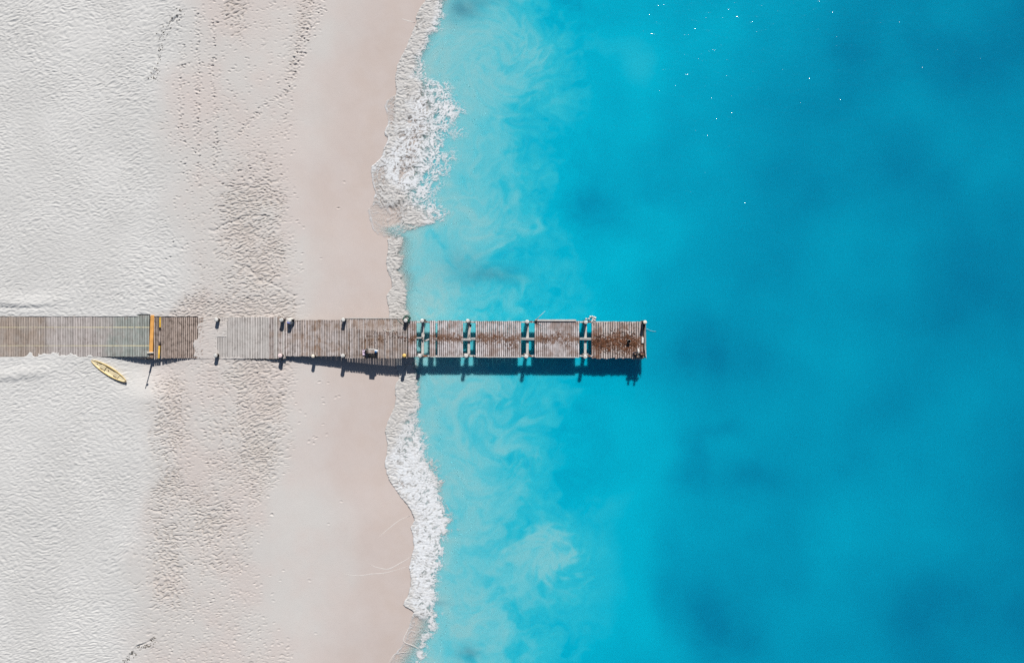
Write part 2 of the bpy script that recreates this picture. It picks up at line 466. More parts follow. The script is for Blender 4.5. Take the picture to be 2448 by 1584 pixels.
# ------------------------------------------------------------------ sea
def build_sea():
    xs = nonuni([(-14.5, -8, 0.09), (-8, 9, 0.12), (9, 50, 0.3), (50, 160, 8), (160, 1500, 120)])
    ys = nonuni([(-1500, -160, 120), (-160, -45, 8), (-45, -31, 0.6), (-31, 31, 0.12), (31, 45, 0.6), (45, 160, 8), (160, 1500, 120)])
    X, Y = np.meshgrid(xs, ys)
    px, py = to_px(X, Y, 0.0)
    L = LEf(py)
    z = np.maximum(0.0, sand_base(px, py) + 0.012)
    z = np.where(px > 1050, 0.0, z)
    # slow swell
    z = z + 0.02 * fbm(X / 2.0, Y / 5.0, 2, 91) * sst(1060, 1200, px)
    sh = (np.interp(py, [0, 200, 560, 760, 960, 1200, 1584], [40, 20, -25, -40, -25, 10, 10]))
    q = px - sh
    t = np.interp(q, [940, 1000, 1060, 1130, 1220, 1330, 1430, 1550, 1680, 1850, 2100, 2448, 3500], [0.0, 0.05, 0.115, 0.20, 0.31, 0.43, 0.50, 0.56, 0.67, 0.755, 0.81, 0.90, 1.0])
    big = fbm(X / 11, Y / 11, 3, 101)
    t = t + 0.21 * big * sst(1150, 1500, px)
    near = 1 - sst(1180, 1560, px)
    # drifting sediment: noise wound up by eddies
    Xs, Ys = X.copy(), Y.copy()
    for (ex, ey, er, ek) in [(1195,150,95,2.6),(1270,190,50,-2.2),(1120,525,62,3.0),(1330,1325,70,2.4),(1215,1090,70,-2.2),(1010,745,34,2.5),(1110,1140,60,2.2),(1165,655,60,-1.8),(1090,1430,60,2.4),(1110,330,70,-1.6),(1180,960,70,2.0)]:
        c_ = P(ex, ey, 0.0)
        dx, dy = Xs - c_.x, Ys - c_.y
        aa = 0.42 * ek * np.exp(-(dx * dx + dy * dy) / (er * MPP) ** 2)
        ca_, sa_ = np.cos(aa), np.sin(aa)
        Xs, Ys = c_.x + dx * ca_ - dy * sa_, c_.y + dx * sa_ + dy * ca_
    w1 = fbm(Xs / 3.2, Ys / 3.2, 3, 111); w2 = fbm(Xs / 3.2 + 9, Ys / 3.2 - 4, 3, 117)
    c1 = fbm(Xs / 4.0 + 1.3 * w1, Ys / 4.0 + 1.3 * w2, 4, 121)
    c2 = fbm(Xs / 2.0 + 1.1 * w2 + c1, Ys / 2.0 + 1.1 * w1, 3, 131)
    wisp = np.clip(1 - np.abs(fbm(Xs / 2.3 + 0.9 * w1, Ys / 1.5 + 0.9 * w2, 4, 137, 0.55)) * 4.0, 0, 1)
    t = t + near * (0.22 * c1 + 0.09 * c2 - 0.040 * (wisp - 0.35))
    def spot(x, y, rx, ry, amt, warp=0.6, ang=0.0):
        nonlocal t
        ca, sa = math.cos(ang), math.sin(ang)
        dx = px - x + warp * 60 * w1; dy = py - y + warp * 60 * w2
        u = (dx * ca + dy * sa) / (rx * 1.3); v = (-dx * sa + dy * ca) / (ry * 1.3)
        t = t + 1.0 * amt * np.exp(-(u * u + v * v)) * (1 + 0.5 * c1)
    # darker patches over weed and deeper bed
    for a in [(1402,499,48,38,.17),(1566,440,80,60,.10),(1353,12,60,45,.16),(1821,690,80,60,.10),(1870,487,150,110,.06),(1985,456,55,45,.05),(2125,140,150,70,.09),(1657,791,70,40,.07),
              (1712,850,120,55,.09),(1640,850,80,40,.06),(1720,1020,50,22,.15),(1663,1075,24,48,.14),(1645,1125,30,28,.10),(1791,1149,60,32,.14),(1852,1331,90,70,.09),(1669,1465,60,60,.14),(1740,1550,80,60,.14),(2247,1450,100,70,.08),(2028,1125,50,30,.05),(2420,1550,160,140,.05),(2440,60,200,150,.06),(1600,1340,24,90,.07)]:
        spot(*a)
    for a in [(1480,620,110,60,-.08),(1530,1180,70,160,-.05),(1780,1240,90,70,-.05),(2150,1150,120,160,-.05),(1480,1450,60,80,-.04),(1500,200,60,160,-.05),(2000,650,140,120,-.04)]:
        spot(*a)
    # bright sediment clouds
    cloud = np.zeros_like(t)
    for (x, y, rx, ry, amt) in [(1322,1320,72,62,.34),(1190,150,120,110,.14),(1280,130,40,60,.14),(1130,520,60,60,.16),(1205,1085,70,26,.12),(1115,1130,60,70,.10),(1010,740,40,26,.16),(1120,930,90,50,.10),(1085,690,30,30,.08),(1090,1440,80,70,.08)]:
        dx = px - x + 60 * w1 + 46 * c2; dy = py - y + 60 * w2 + 46 * c1
        g = np.exp(-((dx / rx) ** 2 + (dy / ry) ** 2) ** 1.5)
        cloud = np.maximum(cloud, amt * g * np.clip(0.45 + 0.75 * wisp + 0.8 * c2, 0, 1.4))
    t = t - cloud
    # murky weed patches close to shore
    veil = np.exp(-((px - REf(py) - 6) / 34.0) ** 2) * np.interp(py, [0, 180, 220, 520, 560, 760, 900, 1584], [.06, .06, .11, .11, .05, .05, .04, .05])
    t = t - veil * (0.8 + 1.4 * c2)
    murk = np.zeros_like(t)
    for (x, y, rx, ry, amt) in [(1112,22,40,34,.75),(1130,6,60,20,.5),(1165,655,70,22,.5),(1110,640,60,36,.3),(1122,1558,22,20,.55),(1050,1440,24,10,.3)]:
        dx = px - x + 26 * w1; dy = py - y + 26 * w2
        murk = np.maximum(murk, amt * np.exp(-((dx / rx) ** 2 + (dy / ry) ** 2)))
    fl_ = 0.06 * sst(1030, 1110, px) + 0.06 * sst(1130, 1260, px)
    t = np.clip(fl_ + 0.07 * np.log1p(np.exp(np.clip((t - fl_) / 0.07, -30, 30))), 0, 1.1)
    film = np.clip((px - L) / 55.0, 0, 1)
    turb = 0.02 + 0.92 * sst(0.0, 1.0, (px - np.maximum(L + 10, REf(py) - 105)) / 60.0)
    fleck = near * sst(0.30, 0.7, c2 - 0.2 * c1) * (1 - sst(1120, 1330, px))
    kq = (px > L + 2)
    keep = kq[:-1, :-1] & kq[1:, :-1] & kq[:-1, 1:] & kq[1:, 1:]
    return grid_mesh('sea', X, Y, z, {'depth': t, 'turb': turb, 'deepening': sst(-5, 70, px - np.maximum(L + 30, REf(py) - 60)), 'chop': 0.55 + 0.45 * sst(1300, 1750, px), 'murk': murk, 'fleck': fleck}, keep)

m = NT('sea_water')
pos = m.pos()
cr = m.n('ShaderNodeValToRGB')
m.l(m.attr('depth'), cr.inputs[0])
stops = [(0.0, (0.29, 0.53, 0.545)), (0.10, (0.19, 0.53, 0.58)), (0.22, (0.11, 0.515, 0.595)), (0.36, (0.025, 0.465, 0.585)), (0.48, (0.0, 0.41, 0.57)), (0.64, (0.0, 0.318, 0.478)), (0.80, (0.0, 0.26, 0.415)), (1.0, (0.0, 0.185, 0.33))]
el = cr.color_ramp.elements
el[0].position, el[0].color = stops[0][0], (*stops[0][1], 1)
el[1].position, el[1].color = stops[-1][0], (*stops[-1][1], 1)
for p_, c_ in stops[1:-1]:
    e = el.new(p_); e.color = (*c_, 1)
col = m.mix(m.attr('murk'), cr.outputs[0], (0.055, 0.22, 0.30))
col = m.mix(m.math('MULTIPLY', m.attr('fleck'), 0.2), col, (0.36, 0.60, 0.62))
wv = m.noise(m.scaled(pos, (1.0, 1.4, 1)), 1.1, 2, 0.5, 0.3)
wv2 = m.noise(m.scaled(pos, (1.0, 1.2, 1)), 4.5, 2, 0.5, 0.2)
hh = m.math('ADD', m.math('MULTIPLY', wv, 1.0), m.math('MULTIPLY', wv2, 0.22))
nbw = m.n('ShaderNodeBump', i_Strength=1.0)
m.l(hh, nbw.inputs['Height']); m.l(m.math('MULTIPLY', m.attr('chop'), 0.143), nbw.inputs['Distance'])
nrm = nbw.outputs[0]
dif = m.n('ShaderNodeSubsurfaceScattering', falloff='BURLEY'); m.l(col, dif.inputs['Color'])
dif.inputs['Scale'].default_value = 0.42            # light spreads sideways in the cloudy water
dif.inputs['Radius'].default_value = (0.8, 1.0, 1.0)
tra = m.n('ShaderNodeBsdfTransparent'); m.l(m.mix(m.attr('deepening'), (0.99, 0.99, 0.985), (0.70, 0.92, 0.95)), tra.inputs[0])
mx = m.n('ShaderNodeMixShader'); m.l(m.attr('turb'), mx.inputs[0]); m.l(tra.outputs[0], mx.inputs[1]); m.l(dif.outputs[0], mx.inputs[2])
gl = m.n('ShaderNodeBsdfGlossy'); gl.inputs['Roughness'].default_value = 0.035
m.l(nrm, gl.inputs['Normal'])
lw = m.n('ShaderNodeLayerWeight'); lw.inputs['Blend'].default_value = 0.5
m.l(nrm, lw.inputs['Normal'])
frn = m.math('ADD', 0.02, m.math('MULTIPLY', m.math('POWER', lw.outputs['Facing'], 5.0), 0.98), clamp=True)
mx2 = m.n('ShaderNodeMixShader'); m.l(frn, mx2.inputs[0]); m.l(mx.outputs[0], mx2.inputs[1]); m.l(gl.outputs[0], mx2.inputs[2])
m.l(mx2.outputs[0], m.out.inputs['Surface'])
M_SEA = m.m
sea = add('sea', build_sea(), M_SEA)
tag(sea, kind='structure')
sea['label'] = 'turquoise sea, cloudy near the beach and deep blue offshore'

# ------------------------------------------------------------------ surf foam
def build_foam():
    st = 0.055
    xs = np.arange(-14.3, -2.0, st)
    ys = np.arange(-33, 33, st)
    X, Y = np.meshgrid(xs, ys)
    px, py = to_px(X, Y, 0.0)
    sb = sand_base(px, py)
    base = np.maximum(0.0, sb + 0.012)
    w1 = fbm(X / 0.9, Y / 0.9, 3, 201); w2 = fbm(X / 0.9 + 5, Y / 0.9 + 8, 3, 205)
    lob = np.abs(fbm(X / 2.2, Y / 1.5, 2, 209))
    L = LEf(py) + 5 * w1
    Rr = REf(py) + 10 * w2 + 34 * (0.38 - lob) + 0.16 * (REf(py) - LEf(py))
    W = np.maximum(Rr - L, 8)
    u = (px - L) / W
    white = np.interp(py, [0,60,100,180,200,400,440,520,545,570,900,960,1040,1090,1330,1400,1450,1475,1584], [.8,.85,.75,.8,1,1,.95,.9,.6,.25,.2,.35,.7,.95,1,.9,.85,.75,.7])
    # the beach-side ruffle is sand-coloured water piled up in creases
    ruf = np.interp(py, [0,120,180,230,300,345,400,560,900,1000,1080,1340,1420,1584], [.52,.50,.42,.30,.22,.12,.05,.85,.7,.42,.1,.05,.15,.1])
    rz = 1 - sst(ruf - 0.12, ruf + 0.12, u + 0.14 * w2)
    white = white * (1 - 0.85 * rz)
    edge = sst(0.0, 4.0, px - L) * (1 - sst(-np.minimum(60, 0.45 * W), 14, px - Rr))
    thin = np.exp(-((py - 265) / 36.0) ** 4) * (1 - sst(938, 950, px))
    thin = np.maximum(thin, sst(470, 500, py) * (1 - sst(566, 580, py)) * (1 - sst(940, 985, px)))
    thin = np.maximum(thin, 0.6 * sst(395, 415, py) * (1 - sst(470, 500, py)) * (1 - sst(905, 935, px)))
    thin = np.maximum(thin, sst(1462, 1484, py) * (1 - sst(-28, -12, px - REf(py))))
    dens = np.interp(py, [0,150,200,420,540,570,900,1000,1080,1340,1450,1480,1584], [.62,.58,.60,.60,.56,.60,.64,.70,.78,.80,.72,.74,.70])
    dens = dens + 0.22 * fbm(X / 1.6, Y / 1.6, 3, 241) + 0.25 * rz
    dens = dens - 0.36 * sst(0.5, 1.05, u)          # lacier towards the sea
    dens = np.clip(dens, 0, 1) * edge * (1 - 0.60 * thin)
    lead = np.exp(-((px - L - 3.5) / 2.4) ** 2)
    leadamt = np.interp(py, [0,230,240,400,520,560,575,990,1000,1170,1200,1584], [.1,.2,.75,1,.9,.7,.15,.15,.4,.35,.25,.7])
    leadamt = leadamt * np.clip(0.75 + 1.2 * fbm(X / 1.0, Y / 1.0, 2, 247), 0, 1)
    # relief: sharp creases in the ruffle, soft meandering curds in the white water
    a = X / 0.50 + 1.1 * w1; b = Y / 0.26 + 1.2 * w2
    rid = 1 - np.abs(pn(a, b, 221)) * 2.0
    rid2 = 1 - np.abs(pn(X / 0.3 + w2, Y / 0.2 + w1, 225)) * 2.0
    q1 = fbm(X / 2.6, Y / 2.6, 2, 251); q2 = fbm(X / 2.6 + 3, Y / 2.6 - 6, 2, 253)
    mx_ = X + 1.0 * q1 + 0.35 * w1; my_ = Y + 1.0 * q2 + 0.35 * w2
    s1 = 1 - np.abs(fbm(mx_ / 0.60, my_ / 0.42, 3, 231, 0.65)) * 3.2
    s2 = 1 - np.abs(pn(X / 0.26 + w1, Y / 0.19 + w2, 233)) * 2.3
    lace = np.clip(0.75 * sst(-0.2, 0.9, s1) + 0.45 * sst(-0.2, 0.98, s2) - 0.1 + 0.5 * fbm(X / 1.3, Y / 1.0, 2, 239), 0, 1)
    curd = np.clip(0.6 * s1 + 0.5 * s2, 0, 1)
    crease = 0.050 * rid + 0.030 * rid2 - 0.016
    soft = 0.012 * lace + 0.010 * rid2 - 0.006
    solid = sst(1000, 1090, py) * (1 - sst(1440, 1470, py))
    k = np.clip(0.95 * rz + 0.20 * solid, 0, 1)
    relief = (crease * k + soft * (1 - k)) * edge * (1 - 0.85 * thin)
    # spent sandy froth on the seaward side of the lower surf
    sandy = sst(0.52, 0.72, u + 0.1 * w1) * sst(1075, 1110, py) * (1 - sst(1272, 1290, py))
    white = white * (1 - 0.75 * sandy); dens = dens * (1 - 0.25 * sandy)
    # streaks drawn out in the thin wash
    lace = np.maximum(lace, thin * sst(0.55, 0.95, 1 - np.abs(pn(X / 2.2 + 0.5 * w1, (Y + 0.25 * X) / 0.30 + 0.8 * w2, 237)) * 2.2))
    white = np.maximum(white, 0.55 * thin * lace)
    z = base + 0.03 * edge * (1 - 0.7 * thin) + np.maximum(relief, -0.03 * edge) + 0.02 * lead * leadamt + 0.008
    kk = (px > L - 1) & (px < Rr + 13) & ((edge > 0.01) | (lead > 0.1))
    keep = kk[:-1, :-1] & kk[1:, :-1] & kk[:-1, 1:] & kk[1:, 1:]
    return grid_mesh('sea_foam', X, Y, z, {'dens': dens, 'white': np.clip(white + 0.7 * lead * leadamt, 0, 1), 'lead': lead * leadamt, 'curd': curd, 'lace': lace}, keep)

m = NT('sea_foam')
pos = m.pos()
def warped(scale, amt):
    wn_ = m.n('ShaderNodeTexNoise', noise_dimensions='3D'); wn_.inputs['Scale'].default_value = scale; wn_.inputs['Detail'].default_value = 2
    m.l(pos, wn_.inputs['Vector'])
    va = m.n('ShaderNodeVectorMath', operation='MULTIPLY_ADD')
    m.l(wn_.outputs['Color'], va.inputs[0]); va.inputs[1].default_value = (amt, amt, 0); m.l(pos, va.inputs[2])
    return va.outputs[0]
wp = warped(0.8, 1.9)
lace = m.attr('lace')
den = m.attr('dens')
fib = m.noise(m.scaled(wp, (1.0, 3.2, 0)), 3.0, 5, 0.7)
al = m.math('ADD', m.math('MULTIPLY', m.ramp(fib, 0.3, 0.7), 0.28), m.math('MULTIPLY', lace, 0.80))
al = m.math('ADD', al, m.math('SUBTRACT', m.math('MULTIPLY', den, 1.9), 1.18))
al = m.math('MULTIPLY', m.math('MULTIPLY', m.ramp(al, -0.05, 0.95), 0.96), m.ramp(den, 0.0, 0.22))
al = m.math('MAXIMUM', al, m.math('MULTIPLY', m.attr('lead'), 0.95), clamp=True)
wh = m.math('MULTIPLY', m.attr('white'), m.math('ADD', 0.30, m.math('MULTIPLY', m.math('ADD', lace, m.attr('curd')), 0.45)), clamp=True)
cf = m.mix(wh, (0.54, 0.52, 0.495), (0.74, 0.76, 0.78))
bnm = m.bump(fib, 0.22, 0.04)
df = m.n('ShaderNodeBsdfDiffuse'); m.l(cf, df.inputs[0]); m.l(bnm, df.inputs['Normal'])
tr = m.n('ShaderNodeBsdfTransparent')
mx = m.n('ShaderNodeMixShader'); m.l(al, mx.inputs[0]); m.l(tr.outputs[0], mx.inputs[1]); m.l(df.outputs[0], mx.inputs[2])
m.l(mx.outputs[0], m.out.inputs['Surface'])
M_FOAM = m.m
foam = add('sea_foam', build_foam(), M_FOAM)
tag(foam, 'white ruffled surf foam along the edge of the beach', 'foam', kind='stuff')

# thin foam lines left by earlier waves
def foam_line(pts, w, name_label):
    P2 = []
    n = len(pts)
    for i in range(n - 1):
        a0 = pts[max(i - 1, 0)]; a1 = pts[i]; a2 = pts[i + 1]; a3 = pts[min(i + 2, n - 1)]
        for k in range(14):
            f = k / 14
            P2.append(tuple(0.5 * (2 * a1[q] + (a2[q] - a0[q]) * f + (2 * a0[q] - 5 * a1[q] + 4 * a2[q] - a3[q]) * f * f + (3 * a1[q] - a0[q] - 3 * a2[q] + a3[q]) * f ** 3) for q in (0, 1)))
    P2.append(pts[-1])
    bm = bmesh.new()
    prev = None
    for i, (x, y) in enumerate(P2):
        c0 = P(x, y, float(sand_base(np.array([x]), np.array([y]))[0]))
        zb = max(0.012, sand_z(c0.x, c0.y) + 0.006)
        c = P(x, y, zb)
        j = min(i + 1, len(P2) - 1); k = max(i - 1, 0)
        d = Vector((P2[j][0] - P2[k][0], -(P2[j][1] - P2[k][1]), 0)).normalized()
        nn = Vector((-d.y, d.x, 0))
        ww = w * random.uniform(0.75, 1.1) * (0.15 + 0.85 * math.sin(math.pi * (i + 0.5) / len(P2)))
        row = [bm.verts.new(c + nn * ww - Vector((0, 0, 0.006))), bm.verts.new(c + Vector((0, 0, 0.010))), bm.verts.new(c - nn * ww - Vector((0, 0, 0.006)))]
        if prev:
            for q in range(2):
                bm.faces.new((prev[q], prev[q + 1], row[q + 1], row[q]))
        prev = row
    o = add('foam_line', from_bm(bm, 'foam_line', True), M_FLINE)
    tag(o, name_label, 'foam', kind='stuff')
M_FLINE = simple('foam_line', (0.62, 0.585, 0.555), 0.8, 0.06, 12)
foam_line([(885,1349),(903,1356),(929,1359),(959,1344),(985,1329)], 0.05, 'curved foam line on damp sand beside the lower surf')
foam_line([(823,1372),(859,1375),(888,1371),(923,1368),(976,1353)], 0.045, 'long faint foam line reaching inland below the curved one')
foam_line([(988,1470),(980,1494),(973,1509),(965,1532),(991,1544),(1006,1553)], 0.05, 'zigzag foam line near the bottom edge of the surf')
foam_line([(929,1584),(941,1565),(955,1560),(979,1557)], 0.05, 'short bent foam line at the bottom edge of the picture')
foam_line([(905,1284),(930,1262),(955,1243),(980,1232)], 0.04, 'slanting faint foam line above the thin wash of water')
foam_line([(958,45),(975,50),(992,54)], 0.05, 'short faint foam line beside the uppermost surf')

# ------------------------------------------------------------------ wood
def wood(name, c1, c2, dark, brown=0.0, browncol=(0.12, 0.065, 0.035), band=None, paint=None, sandy=0.0, joint=0.95, zones=None, blotch=0.75):
    m = NT(name)
    pos = m.pos()
    oi = m.n('ShaderNodeObjectInfo').outputs['Random']
    grain = m.noise(m.scaled(pos, (26, 1.3, 4)), 1.0, 5, 0.65)
    blot = m.noise(m.scaled(pos, (1.0, 1.0, 1)), 2.6, 5, 0.65, 0.5)
    c = m.mix(m.ramp(grain, 0.3, 0.7), c1, c2)
    if zones:
        zx = m.n('ShaderNodeSeparateXYZ'); m.l(pos, zx.inputs[0])
        zn = m.math('ADD', zx.outputs[0], m.math('MULTIPLY', m.math('SUBTRACT', m.noise(pos, 0.8, 4, 0.6), 0.5), 5.0))
        for (x0_, x1_, za, zb_) in zones:
            c = m.mix(m.ramp(zn, x0_, x1_), c, m.mix(m.ramp(grain, 0.3, 0.7), za, zb_))
    c = m.mix(m.math('MULTIPLY', m.ramp(blot, 0.50, 0.78), 0.6 if zones else blotch), c, dark)
    shade = m.math('ADD', 0.84, m.math('MULTIPLY', oi, 0.32))
    hsv = m.n('ShaderNodeHueSaturation'); m.l(c, hsv.inputs['Color']); m.l(shade, hsv.inputs['Value'])
    c = hsv.outputs[0]
    tc = m.n('ShaderNodeTexCoord').outputs['Generated']
    gx = m.n('ShaderNodeSeparateXYZ'); m.l(tc, gx.inputs[0])
    ed = m.math('ABSOLUTE', m.math('SUBTRACT', gx.outputs[0], 0.5))
    ed = m.math('ADD', ed, m.math('MULTIPLY', m.math('SUBTRACT', blot, 0.5), 0.5))
    c = m.mix(m.math('MULTIPLY', m.ramp(ed, 0.22, 0.40), joint), c, tuple(0.35 * q for q in dark))
    sx = m.n('ShaderNodeSeparateXYZ'); m.l(pos, sx.inputs[0])
    if band:
        yc, w, amt = band
        dy = m.math('ABSOLUTE', m.math('SUBTRACT', sx.outputs[1], yc))
        lo = m.noise(pos, 3.4, 6, 0.75, 0.8)
        k = m.math('ADD', m.ramp(dy, 0.0, w, 1.0, 0.0), m.math('MULTIPLY', m.math('SUBTRACT', lo, 0.53), 4.0))
        c = m.mix(m.math('MULTIPLY', m.ramp(k, 0.45, 0.95), amt), c, browncol)
    if brown > 0:
        lo = m.noise(pos, 0.9, 5, 0.65, 0.4)
        c = m.mix(m.math('MULTIPLY', m.ramp(lo, 0.42, 0.66), brown), c, browncol)
    if paint:
        pc, lines, x0, x1 = paint
        tot = None
        for y in lines:
            d = m.math('ABSOLUTE', m.math('SUBTRACT', sx.outputs[1], y))
            k = m.math('LESS_THAN', d, 0.045)
            tot = k if tot is None else m.math('MAXIMUM', tot, k)
        wear = m.ramp(m.noise(m.scaled(pos, (5, 1, 1)), 1.5, 3), 0.30, 0.52)
        fade = m.ramp(sx.outputs[0], x0, x1, 0.55, 1.0)
        c = m.mix(m.math('MULTIPLY', m.math('MULTIPLY', tot, wear), fade), c, pc)
    if sandy > 0:
        lo = m.noise(pos, 1.3, 5, 0.6, 0.3)
        c = m.mix(m.math('MULTIPLY', m.ramp(lo, 0.35, 0.65), sandy), c, (0.56, 0.535, 0.51))
    bmp = m.bump(grain, 0.5, 0.01)
    m.bsdf(c, 0.85, 0.2, bmp)
    return m.m

yc_mid = P(1200, 809, DECK).y
W_GREY = wood('weathered_grey_wood', (0.48, 0.425, 0.405), (0.66, 0.60, 0.58), (0.22, 0.165, 0.135), brown=0.45, browncol=(0.25, 0.16, 0.105))
W_SANDY = wood('sand_dusted_wood', (0.47, 0.43, 0.405), (0.63, 0.59, 0.56), (0.30, 0.26, 0.235), sandy=0.45, joint=0.75)
W_TAN = wood('weathered_tan_wood', (0.43, 0.36, 0.325), (0.62, 0.54, 0.50), (0.17, 0.11, 0.08), brown=0.8, browncol=(0.205, 0.115, 0.065))
W_BAND = wood('grey_wood_dirt_band', (0.50, 0.455, 0.455), (0.68, 0.63, 0.63), (0.15, 0.095, 0.07), brown=0.62, blotch=0.65, joint=0.85, browncol=(0.17, 0.085, 0.048), band=(yc_mid, 0.95, 0.85))
W_END = wood('brown_stained_wood', (0.40, 0.335, 0.305), (0.60, 0.53, 0.50), (0.11, 0.065, 0.045), brown=0.75, band=(P(1450, 822, DECK).y, 1.5, 0.8), browncol=(0.165, 0.075, 0.04))
pl = (( 0.62, 0.56, 0.36), [P(0, 782, DECK).y, P(0, 826, DECK).y], P(150, 0, DECK).x, P(275, 0, DECK).x)
XR = lambda q: P(q, 0, DECK).x
W_RAMP = wood('ramp_wood', (0.29, 0.225, 0.18), (0.47, 0.39, 0.335), (0.20, 0.15, 0.12), paint=pl, joint=0.6, sandy=0.25,
    zones=[(XR(85), XR(130), (0.40, 0.355, 0.335), (0.55, 0.50, 0.48)), (XR(225), XR(285), (0.215, 0.25, 0.225), (0.42, 0.45, 0.42))])
W_MAUVE = wood('dark_mauve_wood', (0.33, 0.25, 0.205), (0.55, 0.455, 0.405), (0.12, 0.085, 0.07))
W_BEAM = wood('beam_wood', (0.42, 0.39, 0.365), (0.60, 0.57, 0.54), (0.22, 0.18, 0.15))
W_PILE = wood('pile_wood', (0.16, 0.135, 0.115), (0.26, 0.22, 0.19), (0.07, 0.055, 0.05))
W_BLEACH = simple('bleached_board', (0.50, 0.475, 0.445), 0.85, 0.12, 5)
M_WHITE = simple('pile_cap_white', (0.58, 0.57, 0.545), 0.8, 0.3, 7)
M_CREAM = simple('pile_cap_cream', (0.74, 0.66, 0.56), 0.6, 0.1)
M_YELLOWCAP = simple('pile_cap_yellow', (0.78, 0.52, 0.16), 0.55, 0.1)
M_PINKCAP = simple('pile_cap_pink', (0.74, 0.58, 0.57), 0.6, 0.12)
M_ORANGE = simple('orange_paint', (0.72, 0.36, 0.10), 0.55, 0.14, 2.0)
M_YELLOW = simple('yellow_paint', (0.78, 0.47, 0.08), 0.55, 0.2, 2.5)
M_RUST = simple('rusty_iron', (0.23, 0.075, 0.03), 0.8, 0.4, 9)
M_BLACK = simple('black_cloth', (0.012, 0.012, 0.014), 0.8, 0.3)
M_LILAC = simple('lilac_cloth', (0.52, 0.42, 0.53), 0.85, 0.15)
M_BLUE = simple('blue_cloth', (0.03, 0.17, 0.42), 0.6, 0.15)
M_SKIN = simple('skin', (0.50, 0.29, 0.20), 0.55, 0.08)
M_HAIRB = simple('brown_hair', (0.055, 0.03, 0.014), 0.6, 0.3, 20)
M_HAIRK = simple('black_hair', (0.008, 0.007, 0.007), 0.55, 0.3, 20)
M_ROPE = simple('white_rope', (0.66, 0.65, 0.60), 0.8, 0.15, 15)
M_GROPE = simple('green_rope', (0.015, 0.10, 0.075), 0.75, 0.3, 15)
M_DARKMET = simple('dark_metal', (0.035, 0.035, 0.036), 0.45, 0.2)
M_WEED = simple('dried_weed', (0.125, 0.052, 0.026), 0.9, 0.5, 3)

def plank_mesh(w, length, th=0.045):
    """plank lying along y, chamfered top, slightly bowed"""
    bm = bmesh.new()
    ch = 0.007
    bow = random.uniform(-0.006, 0.006)
    rings = []
    for k, f in enumerate((-0.5, 0.0, 0.5)):
        y = f * length
        dx = bow if k == 1 else 0
        sk = random.uniform(-0.008, 0.008) if k != 1 else 0
        pts = [(-w / 2, -th), (w / 2, -th), (w / 2, -ch), (w / 2 - ch, 0), (-w / 2 + ch, 0), (-w / 2, -ch)]
        rings.append([bm.verts.new((x + dx, y + sk * (x / w) * 2, zz)) for x, zz in pts])
    for i in range(2):
        for k in range(6):
            bm.faces.new((rings[i][k], rings[i][(k + 1) % 6], rings[i + 1][(k + 1) % 6], rings[i + 1][k]))
    bm.faces.new(rings[0][::-1]); bm.faces.new(rings[2])
    return from_bm(bm, 'plank')

def lay_planks(parent, px0, px1, py0, py1, z, pitch_px, gap, mat_fn, skip=(), yjit=0.02, tilt=0.004):
    a = P(px0, py0, z); b = P(px1, py1, z)
    n = max(1, int(round((px1 - px0) / pitch_px)))
    pitch = (b.x - a.x) / n
    length = a.y - b.y
    variants = {}
    for i in range(n):
        if i in skip: continue
        px = px0 + (i + 0.5) * (px1 - px0) / n
        mat = mat_fn(px)
        v = random.randrange(4)
        key = (mat.name, v)
        if key not in variants:
            me = plank_mesh(pitch - gap * random.uniform(0.75, 1.3), length * random.uniform(0.993, 1.004))
            me.materials.append(mat)
            variants[key] = me
        o = add('plank', variants[key], None, parent,
                Vector((a.x + (i + 0.5) * pitch + random.uniform(-1, 1) * min(.006, gap * 0.15), (a.y + b.y) / 2 + random.uniform(-yjit, yjit), z + random.uniform(-.005, .005))) - parent.location,
                (random.uniform(-tilt * 0.3, tilt * 0.3), random.uniform(-0.016, 0.016), random.uniform(-tilt, tilt)))

def beam(parent, name, a, b, w, h, mat, loc_rel=True):
    """box beam from a to b (world points of the top centre line)"""
    a = Vector(a); b = Vector(b)
    d = b - a
    L = d.length
    bm = bmesh.new()
    bm_box(bm, (0, 0, -h / 2), (L, w, h), bevel=min(w, h) * 0.08)
    me = from_bm(bm, name)
    o = add(name, me, mat, parent, (a + b) / 2 - (parent.location if parent else Vector()))
    o.rotation_euler = (0, -math.asin(max(-1, min(1, d.z / L))), math.atan2(d.y, d.x))
    return o

def pile_mesh(r, z0, z1, seg=14):
    bm = bmesh.new()
    zs = [z0, (z0 + z1) / 2, z1 - 0.05, z1]
    rs = [r * 1.06, r * 1.02, r, r * 0.93]
    rings = []
    for zz, rr in zip(zs, rs):
        rings.append([bm.verts.new((rr * math.cos(2 * math.pi * k / seg) * (1 + random.uniform(-.03, .03)), rr * math.sin(2 * math.pi * k / seg), zz)) for k in range(seg)])
    for i in range(3):
        for k in range(seg):
            bm.faces.new((rings[i][k], rings[i][(k + 1) % seg], rings[i + 1][(k + 1) % seg], rings[i + 1][k]))
    bm.faces.new(rings[0][::-1]); bm.faces.new(rings[3])
    return from_bm(bm, 'pile', True)

